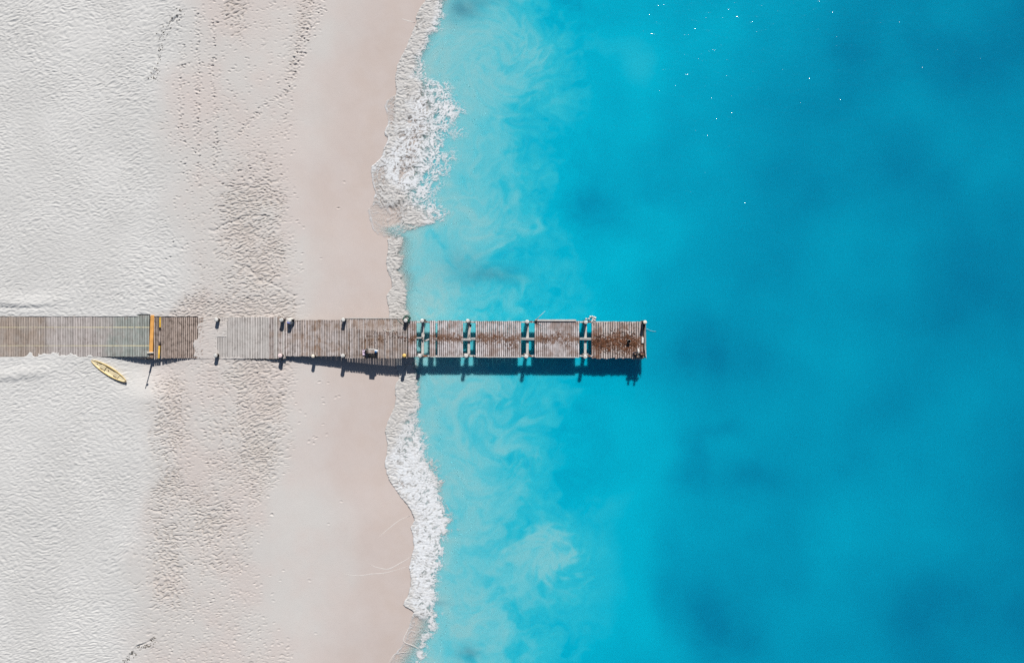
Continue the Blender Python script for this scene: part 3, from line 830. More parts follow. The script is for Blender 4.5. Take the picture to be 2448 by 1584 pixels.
def cap_mesh(r, h):
    bm = bmesh.new()
    seg = 16
    prof_ = [(r * 1.0, -0.05), (r * 1.05, 0.0), (r * 0.98, 0.03), (r * 0.72, 0.03 + h * 0.6), (r * 0.3, 0.03 + h * 0.95)]
    rings = [[bm.verts.new((rr * math.cos(2 * math.pi * k / seg), rr * math.sin(2 * math.pi * k / seg), zz)) for k in range(seg)] for rr, zz in prof_]
    for i in range(len(rings) - 1):
        for k in range(seg):
            bm.faces.new((rings[i][k], rings[i][(k + 1) % seg], rings[i + 1][(k + 1) % seg], rings[i + 1][k]))
    top = bm.verts.new((0, 0, 0.03 + h))
    for k in range(seg): bm.faces.new((rings[-1][k], rings[-1][(k + 1) % seg], top))
    bm.faces.new(rings[0][::-1])
    return from_bm(bm, 'pile_cap', True)

# ------------------------------------------------------------------ boardwalk on the sand
bw = empty('boardwalk', P(180, 805, DECK))
tag(bw, 'wooden boardwalk ramp on the dry sand with a bright orange cross beam', 'boardwalk')
def ramp_mat(px): return W_RAMP
lay_planks(bw, -60, 329, 757, 852, DECK, 4.0, 0.012, ramp_mat, yjit=0.012)
lay_planks(bw, 329, 357, 753, 852, DECK + 0.002, 4.0, 0.014, ramp_mat, yjit=0.012)
lay_planks(bw, 367.5, 379, 758, 856, DECK, 4.0, 0.028, lambda p: W_MAUVE)
lay_planks(bw, 385, 486, 758, 856, DECK, 4.7, 0.020, lambda p: W_MAUVE)
beam(bw, 'threshold_beam', P(364, 753, DECK + 0.09), P(360.5, 842, DECK + 0.09), 0.31, 0.14, M_ORANGE)['label'] = 'orange painted cross beam'
beam(bw, 'edge_strip', P(382.8, 758, DECK + 0.012), P(382.4, 782, DECK + 0.012), 0.13, 0.05, M_YELLOW)['label'] = 'upper yellow painted strip'
beam(bw, 'plank', P(382.4, 782.4, DECK - 0.003), P(380.8, 826, DECK - 0.003), 0.15, 0.05, W_MAUVE)
beam(bw, 'edge_strip', P(380.8, 826.4, DECK + 0.012), P(379.2, 856, DECK + 0.012), 0.15, 0.05, M_YELLOW)['label'] = 'lower yellow painted strip'
beam(bw, 'plank', P(362.6, 848.0, DECK + 0.03), P(361.8, 856, DECK + 0.03), 0.30, 0.05, W_TAN)
for y in (760, 805, 849):
    beam(bw, 'stringer', P(-60, y, DECK - 0.055), P(474, y, DECK - 0.055), 0.10, 0.16, W_PILE)
for y, nm in ((757.2, 'edge_board'),):
    beam(bw, nm, P(-60, y - 1.2, DECK + 0.006), P(327, y - 1.2, DECK + 0.006), 0.06, 0.12, W_BEAM)
for px in (318, 345, 372, 400, 430):
    for py in (768, 805, 846):
        p = P(px, py, DECK - 0.06)
        beam(bw, 'post', (p.x, p.y, DECK - 0.22), (p.x, p.y + 0.1, DECK - 0.22), 0.10, 0.7, W_PILE)

# ------------------------------------------------------------------ jetty
jt = empty('jetty', P(1030, 808, 0.0))
tag(jt, 'weathered wooden jetty on piles running from the sand into turquoise water', 'jetty')
def mA(px): return W_SANDY if px < 640 else (W_GREY if random.random() < .5 else W_SANDY)
def mB(px): return W_TAN if random.random() < 0.2 else W_GREY
def mC(px):
    if 850 < px < 925: return W_TAN if random.random() < 0.75 else W_GREY
    return W_GREY if random.random() < 0.6 else W_TAN
ZA, ZB, ZC, ZD = DECK, DECK - 0.02, DECK + 0.03, DECK - 0.01
lay_planks(jt, 508, 683, 757, 857, ZA, 4.0, 0.012, mA)
lay_planks(jt, 683, 816, 764.5, 851, ZB, 4.0, 0.010, mB)
lay_planks(jt, 816, 974, 760, 856, ZC, 4.0, 0.030, mC, tilt=0.005)
lay_planks(jt, 975.5, 996, 766.5, 853, ZD, 4.6, 0.008, lambda p: W_BAND)
lay_planks(jt, 1027, 1107, 766, 853, ZD, 4.8, 0.008, lambda p: W_BAND, skip=(3,), tilt=0.002)
lay_planks(jt, 1137, 1246, 767, 854, ZD, 4.8, 0.008, lambda p: W_BAND, tilt=0.002)
lay_planks(jt, 1278, 1385, 767, 854, ZD, 4.9, 0.008, lambda p: W_BAND, tilt=0.002)
lay_planks(jt, 1414, 1538, 769, 856, ZD, 5.6, 0.008, lambda p: W_END, yjit=0.06, tilt=0.003)

# stringers: edges and middle, visible in the open bays
def stringer(px0, px1, py, z, w, h, mat, py1=None):
    beam(jt, 'stringer', P(px0, py, z), P(px1, py1 if py1 is not None else py, z), w, h, mat)
stringer(600, 683, 760, ZA - 0.052, 0.10, 0.2, W_PILE); stringer(600, 683, 807, ZA - 0.052, 0.10, 0.2, W_PILE); stringer(600, 683, 854, ZA - 0.052, 0.10, 0.2, W_PILE)
for y in (767, 807, 848): stringer(684, 816, y, ZB - 0.052, 0.10, 0.34, W_PILE)
for y, h_ in ((763, 0.3), (808, 0.25), (852.5, 0.52)): stringer(817, 974, y, ZC - 0.052, 0.12, h_, W_PILE)
for y in (769.5, 850.5):
    for a_, b_ in ((976, 1107), (1107.4, 1246), (1246.4, 1385), (1385.4, 1540)):
        stringer(a_, b_, y, ZD - 0.052, 0.13, 0.46, W_BLEACH, y + 1.0)
for a_, b_ in ((1027, 1126), (1126.4, 1246), (1246.4, 1385), (1385.4, 1540)):
    stringer(a_, b_, 808, ZD - 0.052, 0.09, 0.36, W_BLEACH, 810)
    stringer(a_, b_, 811, ZD - 0.054, 0.07, 0.36, W_BLEACH, 813)
stringer(976, 1012, 808, ZD - 0.08, 0.12, 0.2, W_BEAM, 807)
stringer(1015, 1029, 815, ZD - 0.10, 0.12, 0.2, W_BEAM, 809)
# raised white kerb plank on the north edge of the fourth bay
beam(jt, 'kerb_board', P(1279, 765.4, ZD + 0.10), P(1377, 765.6, ZD + 0.10), 0.16, 0.10, W_BLEACH)['label'] = 'pale raised kerb plank'
beam(jt, 'kerb_board', P(1140, 852.8, ZD + 0.01), P(1244, 853.4, ZD + 0.01), 0.07, 0.06, W_BLEACH)
beam(jt, 'kerb_board', P(1280, 853.2, ZD + 0.01), P(1384, 853.8, ZD + 0.01), 0.07, 0.06, W_BLEACH)
beam(jt, 'kerb_board', P(1029, 852.4, ZD + 0.01), P(1105, 852.6, ZD + 0.01), 0.07, 0.06, W_BLEACH)
beam(jt, 'kerb_board', P(820, 760.6, ZC + 0.03), P(964, 760.8, ZC + 0.03), 0.07, 0.06, W_BLEACH)
# cross beams between the pile pairs
for px in (1011, 1121.5, 1261.5, 1400):
    a = P(px, 769, ZD - 0.28); b = P(px - 1, 851, ZD - 0.28)
    beam(jt, 'cross_beam', a, b, 0.23, 0.24, W_BLEACH)
for px in (672, 822, 967, 1538):
    a = P(px, 768, DECK - 0.28); b = P(px, 849, DECK - 0.28)
    beam(jt, 'cross_beam', a, b, 0.25, 0.25, W_PILE)
# loose cross piece in the second open bay
beam(jt, 'brace', P(1126, 775, ZD - 0.24), P(1121, 806, ZD - 0.20), 0.11, 0.12, W_BEAM)
beam(jt, 'brace', P(1014.5, 797, ZD - 0.14), P(1010.5, 813, ZD - 0.10), 0.10, 0.12, W_BEAM)

PILES = [ # px,py of the top, top height above deck, radius, cap material
    (517, 764, 0.50, .17, M_WHITE), (672.5, 764.5, 0.62, .18, M_WHITE), (692, 766, 0.62, .17, M_WHITE), (820.5, 764, 0.60, .17, M_WHITE), (969.5, 766, 0.55, .17, M_WHITE),
    (1009, 766.5, 0.40, .17, M_WHITE), (1118, 767, 0.55, .17, M_WHITE), (1260, 769, 0.62, .17, M_WHITE), (1400.5, 770, 0.60, .17, M_WHITE), (1542, 770, 0.80, .16, M_CREAM),
    (515, 849.5, 0.52, .17, M_WHITE), (669.5, 850, 0.50, .18, M_PINKCAP), (748, 851, 0.35, .15, M_CREAM), (819.5, 850, 0.45, .17, M_WHITE), (966.5, 849.5, 0.50, .16, M_YELLOWCAP),
    (1003.5, 850.5, 0.35, .17, M_WHITE), (1114, 850.5, 0.40, .17, M_WHITE), (1258, 852, 0.42, .17, M_WHITE), (1399, 852.5, 0.40, .17, M_WHITE)]
cap_cache = {}
for (px, py, h, r, cm) in PILES:
    top = DECK + h
    c = P(px, py, top)
    bed = min(sand_z(c.x, c.y), DECK) - 0.6
    o = add('pile', pile_mesh(r, bed, top), W_PILE, jt, Vector((c.x, c.y, 0)) - jt.location)
    key = (round(r, 3), cm.name)
    if key not in cap_cache:
        me = cap_mesh(r * 1.0, 0.03); me.materials.append(cm); cap_cache[key] = me
    cp = add('pile_cap', cap_cache[key], None, o, (0, 0, top))
    if cm is M_YELLOWCAP: cp['label'] = 'yellow cap'
    if cm is M_PINKCAP: cp['label'] = 'pinkish cap'
# bolted wooden clamps beside the open bays, some with rusty plates
for (px, n_) in ((1009, 1), (1118, 0), (1260, 1), (1400, 1)):
    p = P(px, 770.5, ZD + 0.02)
    beam(jt, 'clamp_board', P(px + 6, 769, ZD + 0.06), P(px + 17, 769.5, ZD + 0.05), 0.14, 0.10, W_BEAM)
    if n_: beam(jt, 'bolt_plate', P(px + 8, 768, ZD + 0.085), P(px + 13, 768.3, ZD + 0.085), 0.08, 0.03, M_RUST)
for (px, n_) in ((1003.5, 2), (1114, 0), (1258, 1), (1399, 1)):
    beam(jt, 'clamp_board', P(px - 8, 846.2, ZD - 0.0), P(px + 9, 846.6, ZD - 0.0), 0.12, 0.10, W_BEAM)
    beam(jt, 'clamp_board', P(px + 6, 851.2, ZD + 0.06), P(px + 19, 851, ZD + 0.05), 0.12, 0.10, W_BEAM)
    if n_: beam(jt, 'bolt_plate', P(px + 8, 850.5, ZD + 0.085), P(px + 8 + 5 * n_, 850.8, ZD + 0.085), 0.13, 0.03, M_RUST)
# end beam and rope at the sea end
beam(jt, 'end_beam', P(1541.5, 773, ZD + 0.0), P(1542.5, 855, ZD + 0.0), 0.20, 0.24, W_PILE)
beam(jt, 'end_board', P(1536.6, 806, ZD + 0.10), P(1536.4, 820, ZD + 0.10), 0.17, 0.09, M_WHITE)['label'] = 'short white board'
bm = bmesh.new()
pa, pb = P(1543.6, 775, ZD + 0.55), P(1545, 857, ZD + 0.1)
pts = [pa.lerp(pb, k / 12) + Vector((-0.03 * math.sin(math.pi * k / 12) * 1.6, 0, -0.25 * math.sin(math.pi * k / 12))) - jt.location for k in range(13)]
bm_tube(bm, pts, 0.028, 6)
add('end_rope', from_bm(bm, 'end_rope', True), M_ROPE, jt)

# ------------------------------------------------------------------ dried weed on the deck and the drift lines in the sand
def litter(name, spots, n, size, mat, zf, label, cat):
    bm = bmesh.new()
    for _ in range(n):
        x, y, sx_, sy_ = random.choice(spots)
        qx = random.gauss(x, sx_); qy = random.gauss(y, sy_)
        z = zf(qx, qy)
        if z is None: continue
        c = P(qx, qy, z)
        s = size * random.uniform(0.4, 1.3)
        a = random.uniform(0, 6.28)
        e1 = Vector((math.cos(a), math.sin(a), random.uniform(-.15, .15))) * s
        e2 = Vector((-math.sin(a), math.cos(a), random.uniform(-.2, .2))) * s * random.uniform(.25, .6)
        up = Vector((0, 0, random.uniform(.01, .04)))
        v = [bm.verts.new(c - e1 + Vector((0, 0, .004))), bm.verts.new(c + e2 + up), bm.verts.new(c + e1 + Vector((0, 0, .006))), bm.verts.new(c - e2 + up * .6), bm.verts.new(c + up * 1.3)]
        for k in range(4): bm.faces.new((v[k], v[(k + 1) % 4], v[4]))
    o = add(name, from_bm(bm, name), mat)
    tag(o, label, cat, kind='stuff')
def on_deck(qx, qy):
    return ZD + 0.008 if (1416 < qx < 1534 and 772 < qy < 853) else None
def on_deck2(qx, qy):
    for a_, b_ in ((817, 973), (977, 995), (1028, 1106), (1138, 1245), (1279, 1384)):
        if a_ < qx < b_ and 768 < qy < 850: return (ZC if qx < 974 else ZD) + 0.008
    return None
litter('dried_seaweed', [(1475, 815, 26, 12), (1490, 825, 18, 14), (1505, 812, 12, 12), (1445, 822, 14, 10), (1430, 815, 10, 8)], 1000, 0.085, M_WEED, on_deck, 'thick mat of brown dried seaweed on the sea end of the jetty', 'seaweed')
litter('dried_seaweed', [(1042, 806, 6, 9), (1062, 810, 10, 3), (1090, 809, 14, 2.5), (1148, 814, 8, 9), (1178, 806, 12, 6), (1215, 812, 14, 5), (1222, 822, 10, 8), (1300, 812, 12, 4), (1330, 802, 14, 9), (1350, 816, 16, 8), (985, 808, 7, 4), (965, 808, 7, 4), (930, 800, 20, 10), (890, 806, 30, 12)], 620, 0.06, M_WEED, on_deck2, 'thin trail of brown dried weed along the middle of the jetty', 'seaweed')
def on_sand(qx, qy):
    c = P(qx, qy, 1.25)
    return sand_z(c.x, c.y)
M_WRACK = simple('wrack', (0.10, 0.085, 0.065), 0.9, 0.4, 4)
litter('wrack_line', [(432, 26, 5, 4), (420, 40, 7, 4), (412, 46, 4, 5), (400, 60, 8, 5), (392, 74, 6, 6), (386, 92, 4, 6), (382, 118, 3, 5), (381, 140, 3, 5), (373, 168, 6, 3), (367, 184, 6, 4)], 130, 0.075, M_WRACK, on_sand, 'dark drift line of dry weed on sand at the upper left', 'seaweed')
litter('wrack_line', [(365, 1528, 4, 4), (352, 1542, 6, 3), (335, 1547, 6, 3), (318, 1562, 5, 4), (305, 1578, 5, 4)], 110, 0.075, M_WRACK, on_sand, 'dark drift line of dry weed on sand at the lower left', 'seaweed')

# ------------------------------------------------------------------ kayak
def build_kayak():
    bow = P(223, 860.5, 0.95); stern = P(306, 911, 0.95)
    ctr = (bow + stern) / 2
    L = (bow - stern).length
    ang = math.atan2((stern - bow).y, (stern - bow).x)
    zb = max(sand_z(ctr.x, ctr.y), sand_z(bow.x * .7 + ctr.x * .3, bow.y * .7 + ctr.y * .3) - 0.05, sand_z(stern.x * .7 + ctr.x * .3, stern.y * .7 + ctr.y * .3) - 0.05)
    e = empty('kayak', (ctr.x, ctr.y, zb - 0.07))
    e.scale = (1, 1, 0.72)
    e.rotation_euler = (0, 0, ang)
    tag(e, 'yellow sit-on-top kayak lying on the sand beside the boardwalk', 'kayak')
    N = 36
    def half(t):
        s = math.sin(math.pi * t) ** 0.62
        return 0.40 * s * (0.92 + 0.10 * t) + 0.012
    def rocker(t): return 0.13 * abs(2 * t - 1) ** 3.2
    def rim(t): return 0.30 + 0.06 * abs(2 * t - 1) ** 2
    hull = bmesh.new(); dk = bmesh.new()
    hr, dr = [], []
    for i in range(N + 1):
        t = i / N; x = (t - 0.5) * L; w = half(t); r0 = rocker(t); r1 = rim(t)
        pr = [(0.0, r0), (0.55 * w, r0 + 0.02), (0.9 * w, r0 + 0.10), (w, r1 - 0.06), (0.985 * w, r1 - 0.015), (0.92 * w, r1), (0.74 * w, r1 - 0.005), (0.69 * w, r1 - 0.03)]
        full = [(-a, b) for a, b in pr[::-1]] + pr[1:]
        hr.append([hull.verts.new((x, a, b)) for a, b in full])
        dd = [(0.69 * w, r1 - 0.03), (0.66 * w, r1 - 0.13 * math.sin(math.pi * min(1, max(0, (t - .04) / .92))) - 0.03), (0.3 * w, r1 - 0.125 * math.sin(math.pi * t) - 0.03), (0, r1 - 0.12 * math.sin(math.pi * t) - 0.03)]
        fd = [(-a, b) for a, b in dd] + dd[-2::-1]
        dr.append([dk.verts.new((x, a, b)) for a, b in fd])
    for rr, bmx in ((hr, hull), (dr, dk)):
        for i in range(N):
            for k in range(len(rr[0]) - 1):
                bmx.faces.new((rr[i][k], rr[i + 1][k], rr[i + 1][k + 1], rr[i][k + 1]))
    hull.faces.new(hr[0]); hull.faces.new(hr[-1][::-1])
    MY = simple('kayak_yellow', (0.72, 0.545, 0.235), 0.42, 0.08, 3, 0.45)
    MP = simple('kayak_floor', (0.66, 0.56, 0.36), 0.6, 0.12, 3)
    MD = simple('kayak_seam', (0.10, 0.05, 0.02), 0.6, 0.2)
    add('hull', from_bm(hull, 'hull', True), MY, e)
    add('deck_well', from_bm(dk, 'deck_well', True), MP, e)
    # moulded seats
    for x0 in (-0.18 * L, 0.20 * L):
        b = bmesh.new()
        bm_box(b, (x0, 0, 0.215), (0.42, 0.34, 0.07), bevel=0.03)
        bm_box(b, (x0 + 0.24, 0, 0.245), (0.10, 0.36, 0.10), bevel=0.03)
        s_ = add('seat', from_bm(b, 'seat'), MP, e)
        b = bmesh.new()
        bm_tube(b, [(x0 - 0.2, -0.2, 0.262), (x0 - 0.05, -0.21, 0.266), (x0 + 0.13, -0.2, 0.27), (x0 + 0.22, -0.14, 0.30)], 0.014, 6)
        add('seat_strap', from_bm(b, 'seat_strap', True), MD, s_)
    # dark inner seam along the gunwale facing the boards
    b = bmesh.new()
    pts = []
    for i in range(2, N - 1):
        t = i / N
        pts.append(((t - .5) * L, 0.655 * half(t), rim(t) - 0.045))
    bm_tube(b, pts, 0.020, 6)
    add('rim_seam', from_bm(b, 'rim_seam', True), MD, e)
    b = bmesh.new()
    bm_tube(b, [(0.5 * L - 0.16, 0.08, 0.35), (0.5 * L - 0.05, 0.06, 0.39), (0.5 * L + 0.02, 0.0, 0.38), (0.5 * L - 0.05, -0.06, 0.39), (0.5 * L - 0.16, -0.08, 0.35)], 0.014, 6)
    add('carry_handle', from_bm(b, 'carry_handle', True), MD, e)
    for x0 in (-0.02 * L, 0.36 * L, -0.33 * L):
        b = bmesh.new()
        bmesh.ops.create_cone(b, cap_ends=True, segments=12, radius1=0.045, radius2=0.045, depth=0.012)
        add('scupper', from_bm(b, 'scupper'), MD, e, (x0, 0.0, 0.205 + (0.03 if abs(x0) > 0.3 * L else 0)))
build_kayak()

# ------------------------------------------------------------------ signal post beside the boardwalk
pz = P(364.5, 855, 0.75)
gz = sand_z(pz.x, pz.y - 0.1)
post = empty('marker_post', (pz.x, pz.y, gz))
tag(post, 'tall thin dark marker post beside the orange beam of the boardwalk', 'post')
b = bmesh.new(); bm_tube(b, [(0, 0, -0.4), (0, 0, 1.05)], 0.085, 10); add('sleeve', from_bm(b, 'sleeve', True), W_PILE, post)
b = bmesh.new(); bm_tube(b, [(0, 0, 1.05), (0, 0, 2.45)], [0.045, 0.04], 8); add('pole', from_bm(b, 'pole', True), M_DARKMET, post)
b = bmesh.new(); bm_box(b, (0.09, 0, 2.12), (0.14, 0.10, 0.16), bevel=0.015); add('fixture_box', from_bm(b, 'fixture_box'), M_DARKMET, post)
b = bmesh.new(); bm_tube(b, [(-0.09, 0, 1.04), (0.09, 0, 1.04)], 0.03, 8); add('collar', from_bm(b, 'collar', True), M_DARKMET, post)
# white board across the lower end of the orange beam
wb = beam(None, 'loose_board', P(351, 842.2, DECK + 0.16), P(366.5, 842.4, DECK + 0.16), 0.10, 0.06, M_CREAM)
tag(wb, 'short cream board lying across the lower end of the orange beam', 'board')

# ------------------------------------------------------------------ ropes and floats
def coil(c, r, turns, rad, mat, name, label, rise=0.012, wob=0.15):
    b = bmesh.new()
    pts = []
    n = int(turns * 18)
    for k in range(n + 1):
        a = k / 18 * 2 * math.pi
        rr = r * (1 + wob * math.sin(a * 0.37 + 1)) * (1 - 0.25 * k / n)
        pts.append((rr * math.cos(a), rr * math.sin(a), rise * k / 18 + rad))
    bm_tube(b, pts, rad, 6)
    o = add(name, from_bm(b, name, True), mat, None, c)
    tag(o, label, 'rope')
    return o
c = P(973, 762.5, ZC)
coil((c.x, c.y, ZC + 0.012), 0.27, 4, 0.03, M_GROPE, 'mooring_rope', 'dark green rope coiled round the pile at the water line', 0.05, 0.3)
b = bmesh.new()
pts = [P(949, 762, ZC + 0.02), P(954, 768, ZC + 0.02), P(960, 773, ZC + 0.02), P(966, 777, ZC + 0.02)]
bm_tube(b, pts, 0.018, 6)
tag(add('rope_end', from_bm(b, 'rope_end', True), M_GROPE), 'straight dark rope end lying on deck left of green coil', 'rope')
b = bmesh.new()
pts = [P(917 + 26 * k / 14, 787 + 5.0 * math.sin(math.pi * k / 14), ZC + 0.02) for k in range(15)]
bm_tube(b, pts, 0.022, 6)
tag(add('loose_rope', from_bm(b, 'loose_rope', True), M_ROPE), 'pale rope lying in a shallow curve across the planks', 'rope')
c = P(692, 767.5, DECK + 0.45)
coil((c.x, c.y, DECK + 0.10), 0.245, 5, 0.035, M_ROPE, 'white_rope', 'white rope wound round the second of two close piles', 0.06, 0.1)
b = bmesh.new(); bm_blob(b, (0, 0, 0), (0.16, 0.10, 0.06), 2, 0.08)
c = P(690, 771, DECK + 0.63)
tag(add('blue_cloth', from_bm(b, 'blue_cloth', True), simple('periwinkle_cloth', (0.24, 0.26, 0.62), 0.8), None, (c.x, c.y, DECK + 0.60)), 'small violet blue cloth on top of the rope wound pile', 'cloth')
# dark bag slung on that pile
bag = empty('dark_bag', P(700.5, 766, ZB + 0.0))
tag(bag, 'black bag hanging beside the rope wound pile at the sandy end', 'bag')
b = bmesh.new(); bm_blob(b, (0, 0, 0.22), (0.22, 0.13, 0.22), 2, 0.07); add('bag_body', from_bm(b, 'bag_body', True), M_BLACK, bag)
b = bmesh.new(); bm_tube(b, [(-0.16, 0.02, 0.34), (-0.1, 0.05, 0.52), (0.06, 0.05, 0.55), (0.15, 0.02, 0.36)], 0.022, 6); add('strap', from_bm(b, 'strap', True), M_BLACK, bag)

fl = empty('float_string', P(1414, 762, 0.02))
tag(fl, 'cluster of small white fishing floats on the water beside the jetty', 'floats')
fpos = [(1401.4,762),(1408,762),(1411,757),(1415.5,756.4),(1420,758),(1423,759.8),(1421.5,765.4),(1417.5,762.5),(1415.7,766.8)]
fm = bmesh.new(); bm_blob(fm, (0, 0, 0), (0.105, 0.085, 0.085), 2)
fme = from_bm(fm, 'float', True); fme.materials.append(M_WHITE)
pts = []
for k, (x, y) in enumerate(fpos):
    w_ = P(x, y, 0.05) - fl.location
    add('float', fme, None, fl, w_, (0, 0, random.uniform(0, 3)))
    pts.append((w_.x, w_.y, w_.z))
b = bmesh.new(); bm_tube(b, pts, 0.012, 5); add('line', from_bm(b, 'line', True), M_ROPE, fl)

rod = empty('fishing_rod', P(1279, 766.5, ZD + 0.12))
tag(rod, 'thin white fishing rod pointing out from the pale kerb plank', 'fishing rod')
tip = P(1303.5, 743, ZD + 1.0) - rod.location
b = bmesh.new(); bm_tube(b, [(0, 0, 0), tuple(tip * 0.3), tuple(tip)], [0.030, 0.024, 0.010], 6); add('rod_blank', from_bm(b, 'rod_blank', True), M_ROPE, rod)
b = bmesh.new(); bm_tube(b, [tuple(-tip * 0.10), tuple(tip * 0.16)], 0.04, 8); add('grip', from_bm(b, 'grip', True), simple('cork_grip', (0.45, 0.38, 0.30), 0.8), rod)
b = bmesh.new(); bmesh.ops.create_cone(b, cap_ends=True, segments=12, radius1=0.05, radius2=0.05, depth=0.06); add('reel', from_bm(b, 'reel'), M_DARKMET, rod, tuple(tip * 0.14 + Vector((0.05, 0, -0.03))))
b = bmesh.new()
bm_tube(b, [P(1543.5, 784, 0.30), P(1549, 787, .05), P(1555, 790, .03), P(1561, 791.4, .03), P(1568, 791.8, 0.03)], 0.016, 5)
tag(add('fishing_line', from_bm(b, 'fishing_line', True), simple('pale_line', (0.35, 0.62, 0.68), 0.6)), 'thin pale line trailing into the water off the end of the jetty', 'line')

# ------------------------------------------------------------------ belongings by the middle of the jetty
bz = ZC
bench = empty('bench', P(891, 838.5, bz))
tag(bench, 'low wooden bench with a pale edge on the sunny jetty section', 'bench')
for dy in (0.155, -0.0, -0.13):
    b = bmesh.new(); bm_box(b, (0, dy, 0.40), (0.98, 0.12, 0.04), bevel=0.006); add('seat_plank', from_bm(b, 'seat_plank'), W_BEAM if dy > 0.1 else W_TAN, bench)
for dx in (-0.42, 0.42):
    for dy in (0.14, -0.11):
        b = bmesh.new(); bm_box(b, (dx, dy, 0.19), (0.07, 0.06, 0.378), bevel=0.004); add('leg', from_bm(b, 'leg'), W_PILE, bench)
b = bmesh.new(); bm_box(b, (0, 0.20, 0.2), (0.9, 0.02, 0.3)); add('front_board', from_bm(b, 'front_board'), W_PILE, bench)

bp = empty('backpack', P(877.5, 839, bz))
tag(bp, 'black backpack with white tags left of the bench', 'backpack')
b = bmesh.new(); bm_blob(b, (0, 0, 0.22), (0.17, 0.26, 0.22), 2, 0.05); add('pack_body', from_bm(b, 'pack_body', True), M_BLACK, bp)
b = bmesh.new(); bm_blob(b, (-0.04, 0.13, 0.40), (0.06, 0.04, 0.02), 1); bm_blob(b, (0.06, 0.11, 0.40), (0.06, 0.04, 0.02), 1); add('tag', from_bm(b, 'tag', True), M_WHITE, bp)
for s in (-1, 1):
    b = bmesh.new(); bm_tube(b, [(s * .08, -.2, .30), (s * .1, -.29, .22), (s * .09, -.28, .08)], 0.02, 6); add('shoulder_strap', from_bm(b, 'shoulder_strap', True), M_BLACK, bp)

tw = bmesh.new()
bmesh.ops.create_grid(tw, x_segments=10, y_segments=16, size=0.5)
for v in tw.verts:
    x, y = v.co.x, v.co.y
    v.co = Vector((x * 0.30, y * 0.52, 0.06 + 0.035 * math.sin(9 * x + 5 * y) + 0.03 * math.sin(13 * y)))
bmesh.ops.solidify(tw, geom=tw.faces[:], thickness=0.02)
c = P(871, 842.5, bz)
tag(add('towel', from_bm(tw, 'towel', True), M_LILAC, None, (c.x, c.y, bz)), 'crumpled lilac towel beside the black backpack', 'towel')
hat = empty('cap', P(898.5, 840, bz + 0.5))
tag(hat, 'blue peaked cap lying on the white bag', 'cap')
b = bmesh.new(); bm_blob(b, (0, 0, 0.0), (0.10, 0.10, 0.09), 2); add('crown', from_bm(b, 'crown', True), M_BLUE, hat)
b = bmesh.new(); bm_blob(b, (-0.03, -0.10, -0.05), (0.08, 0.08, 0.012), 2); add('peak', from_bm(b, 'peak', True), M_BLUE, hat)
b = bmesh.new(); bm_box(b, (0, 0, 0.06), (0.30, 0.24, 0.12), bevel=0.04)
c = P(899.5, 838.5, bz + 0.42)
tag(add('white_bag', from_bm(b, 'white_bag', True), simple('white_cloth', (0.74, 0.78, 0.82), 0.8), None, (c.x, c.y, bz + 0.425)), 'small white bag on the right end of the bench', 'bag')
b = bmesh.new(); bm_blob(b, (-0.08, 0.0, 0.05), (0.10, 0.06, 0.05), 2, .05); bm_blob(b, (0.07, 0.02, 0.05), (0.10, 0.06, 0.05), 2, .05)
for k, dx in enumerate((-4.0, 2.0)):
    b = bmesh.new(); bm_blob(b, (0, 0, 0.05), (0.05, 0.12, 0.05), 2, .05); bm_blob(b, (0, -0.08, 0.07), (0.042, 0.05, 0.055), 2, 0.05)
    c = P(882.5 + dx, 844.5, bz)
    sh_ = empty('shoe', (c.x, c.y, bz))
    sh_.rotation_euler = (0, 0, 1.2 if k else 1.9)
    tag(sh_, ('left' if k == 0 else 'right') + ' white shoe of the pair on deck before the bench', 'shoe')
    add('upper', from_bm(b, 'upper', True), M_WHITE, sh_)
    b = bmesh.new(); bm_blob(b, (0, -0.01, 0.012), (0.056, 0.14, 0.014), 2); add('sole', from_bm(b, 'sole', True), M_CREAM, sh_)
b = bmesh.new(); bm_box(b, (0, 0, 0.17), (0.46, 0.34, 0.33), bevel=0.03)
cb = empty('cooler_box', P(893, 850.5, bz)); tag(cb, 'black cool box on the planks in front of the bench', 'cool box')
add('box_body', from_bm(b, 'box_body'), M_BLACK, cb)
b = bmesh.new(); bm_box(b, (0, 0, 0.355), (0.48, 0.36, 0.05), bevel=0.015); add('lid', from_bm(b, 'lid'), M_BLACK, cb)
b = bmesh.new(); bm_tube(b, [(-.2, 0, .37), (-.2, 0, .42), (.2, 0, .42), (.2, 0, .37)], 0.014, 6); add('handle', from_bm(b, 'handle', True), M_DARKMET, cb)

# ------------------------------------------------------------------ people sitting at the sea end
def skinned(name, verts, edges, radii, mat, parent, root=0, sub=2):
    me = bpy.data.meshes.new(name)
    me.from_pydata([tuple(v) for v in verts], edges, [])
    o = add(name, me, mat, parent)
    md = o.modifiers.new('skin', 'SKIN')
    md.use_smooth_shade = True
    sv = me.skin_vertices[0].data if me.skin_vertices else None
    if sv is None:
        bpy.context.view_layer.objects.active = o
        bm2 = bmesh.new(); bm2.from_mesh(me); bm2.verts.layers.skin.verify(); bm2.to_mesh(me); bm2.free()
        sv = me.skin_vertices[0].data
    for i, r_ in enumerate(radii):
        sv[i].radius = (r_, r_) if not isinstance(r_, tuple) else r_
        sv[i].use_root = (i == root)
    sb = o.modifiers.new('sub', 'SUBSURF'); sb.levels = sub; sb.render_levels = sub
    return o

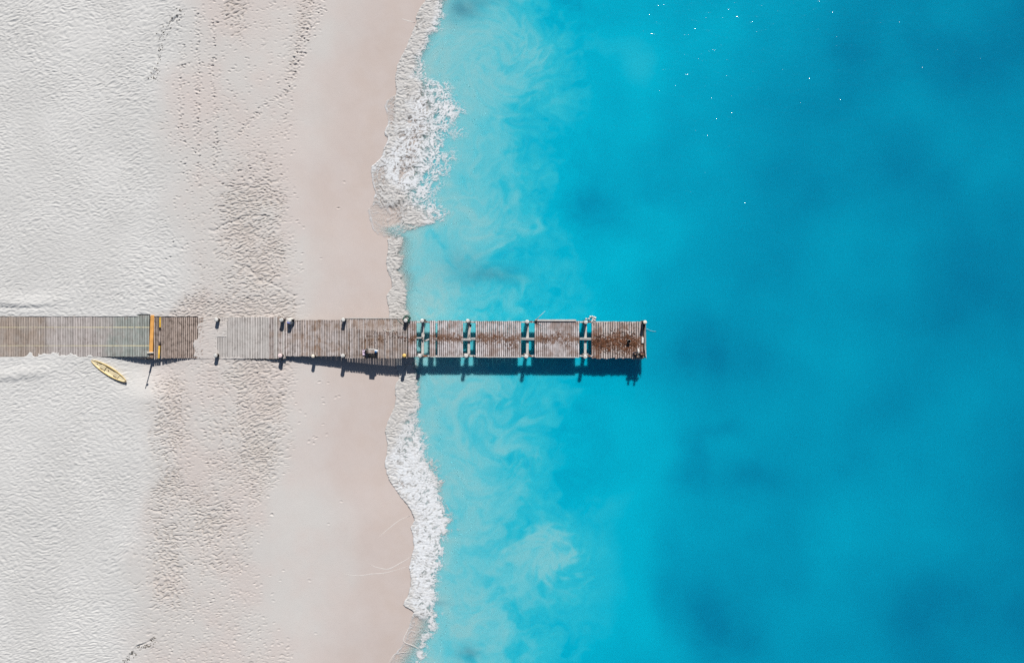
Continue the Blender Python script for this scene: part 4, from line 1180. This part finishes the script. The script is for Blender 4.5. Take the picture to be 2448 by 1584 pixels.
def person(px, py, rz, label, hairmat, shirt, shorts, lean=0.1, armspread=0.0, pack=False):
    c = P(px, py, ZD)
    e = empty('person', (c.x, c.y, ZD + 0.005))
    e.rotation_euler = (0, 0, rz)
    tag(e, label, 'person', 'people sitting at the sea end of the jetty')
    V, E, RR = [], [], []
    def v(x, y, z, r, p=None):
        V.append((x, y, z)); RR.append(r)
        if p is not None: E.append((p, len(V) - 1))
        return len(V) - 1
    pel = v(0, 0, .12, .125)
    wa = v(0, -.02 - lean * .3, .30, .115, pel)
    ch = v(0, -.02 - lean * .8, .47, .13, wa)
    nk = v(0, -.02 - lean, .62, .055, ch)
    hd = v(0, -.05 - lean * 1.2, .74, .092, nk)
    tp = v(0, -.05 - lean * 1.2, .83, .075, hd)
    ns = v(0, -.165 - lean * 1.2, .735, .016, hd)
    for s in (-1, 1):
        er = v(s * .098, -.045 - lean * 1.2, .74, .018, hd)
        hp = v(s * .10, -.06, .10, .095, pel)
        kn = v(s * .13, -.44, .13, .06, hp)
        an = v(s * .12, -.50, -.28, .04, kn)
        tof = v(s * .13, -.65, -.33, .03, an)
        shd = v(s * .18, -.02 - lean * .85, .53, .06, ch)
        elb = v(s * (.27 + armspread), -.10 - lean, .30, .042, shd)
        wr = v(s * .20, -.30 - lean * .6, .22, .030, elb)
        pm = v(s * .18, -.37 - lean * .6, .205, .034, wr)
        for k in range(4):
            f1 = v(s * (.155 + .017 * k), -.425 - lean * .6, .205, .0085, pm)
            v(s * (.155 + .016 * k), -.455 - lean * .6 + abs(k - 1.5) * .006, .185, .008, f1)
        t1 = v(s * .145, -.37 - lean * .6, .20, .010, pm)
        v(s * .130, -.405 - lean * .6, .19, .009, t1)
    skinned('body', V, E, RR, M_SKIN, e)
    # clothes over the same joints
    sV = [(0, 0, .10), (0, -.02 - lean * .3, .30), (0, -.02 - lean * .8, .48), (0, -.02 - lean * .95, .58)]
    sR = [.15, .135, .15, .075]; sE = [(0, 1), (1, 2), (2, 3)]
    for s in (-1, 1):
        i = len(sV)
        sV += [(s * .185, -.02 - lean * .85, .535), (s * (.235 + armspread * .5), -.06 - lean * .9, .41)]; sR += [.076, .064]; sE += [(2, i), (i, i + 1)]
    skinned('shirt', sV, sE, sR, shirt, e)
    pV = [(0, 0.01, .13)]; pR = [.142]; pE = []
    for s in (-1, 1):
        i = len(pV)
        pV += [(s * .10, -.06, .11), (s * .125, -.34, .135)]; pR += [.112, .09]; pE += [(0, i), (i, i + 1)]
    skinned('shorts', pV, pE, pR, shorts, e)
    b = bmesh.new()
    bm_blob(b, (0, -.025 - lean * 1.2, .775), (.105, .115, .105), 2, .03)
    add('hair', from_bm(b, 'hair', True), hairmat, e)
    for s in (-1, 1):
        b = bmesh.new(); bm_blob(b, (s * .035, -.135 - lean * 1.2, .755), (.012, .008, .009), 1); add('eye', from_bm(b, 'eye', True), M_BLACK, e)
    b = bmesh.new(); bm_blob(b, (0, -.142 - lean * 1.2, .695), (.025, .008, .007), 1); add('mouth', from_bm(b, 'mouth', True), simple('lips', (.4, .14, .12), .5), e)
    return e
person(1518.5, 842.5, 0.10, 'person in a dark shirt with black hair sitting by the brown weed', M_HAIRK, M_BLACK, simple('navy_shorts', (0.012, 0.025, 0.06), 0.8), 0.12, 0.02)
person(1534.0, 842.5, -0.12, 'person with brown hair and bare arms at the jetty corner', M_HAIRB, simple('maroon_shirt', (0.05, 0.018, 0.014), 0.8), M_BLACK, 0.16, 0.05)
# white towel between them, dark bucket on the weed
tw = bmesh.new()
bmesh.ops.create_grid(tw, x_segments=8, y_segments=20, size=0.5)
for v in tw.verts:
    x, y = v.co.x, v.co.y
    v.co = Vector((x * 0.17 + 0.03 * math.sin(5 * y), y * 0.80, 0.05 + 0.03 * math.sin(11 * y + 4 * x)))
bmesh.ops.solidify(tw, geom=tw.faces[:], thickness=0.02)
c = P(1525.5, 843, ZD)
tag(add('towel', from_bm(tw, 'towel', True), M_WHITE, None, (c.x, c.y, ZD + 0.01)), 'narrow white towel lying between the two people', 'towel')
bk = empty('bucket', P(1502.5, 815.5, ZD)); tag(bk, 'dark bucket standing on the brown seaweed mat', 'bucket')
b = bmesh.new()
seg = 18
prf = [(0.001, 0.0), (0.12, 0.0), (0.15, 0.30), (0.155, 0.31), (0.14, 0.31), (0.115, 0.03), (0.001, 0.03)]
rings = [[b.verts.new((r_ * math.cos(2 * math.pi * k / seg), r_ * math.sin(2 * math.pi * k / seg), z_)) for k in range(seg)] for r_, z_ in prf]
for i in range(len(rings) - 1):
    for k in range(seg): b.faces.new((rings[i][k], rings[i][(k + 1) % seg], rings[i + 1][(k + 1) % seg], rings[i + 1][k]))
add('pail', from_bm(b, 'pail', True), M_DARKMET, bk)
b = bmesh.new(); bm_tube(b, [(.15 * math.cos(a), .12 + .04 * math.sin(a), .30 + .02 * math.sin(a)) if False else (.15 * math.cos(a), .15 * math.sin(a) * .9, .315) for a in np.linspace(0, math.pi, 9)], 0.008, 5); add('handle', from_bm(b, 'handle', True), M_ROPE, bk)
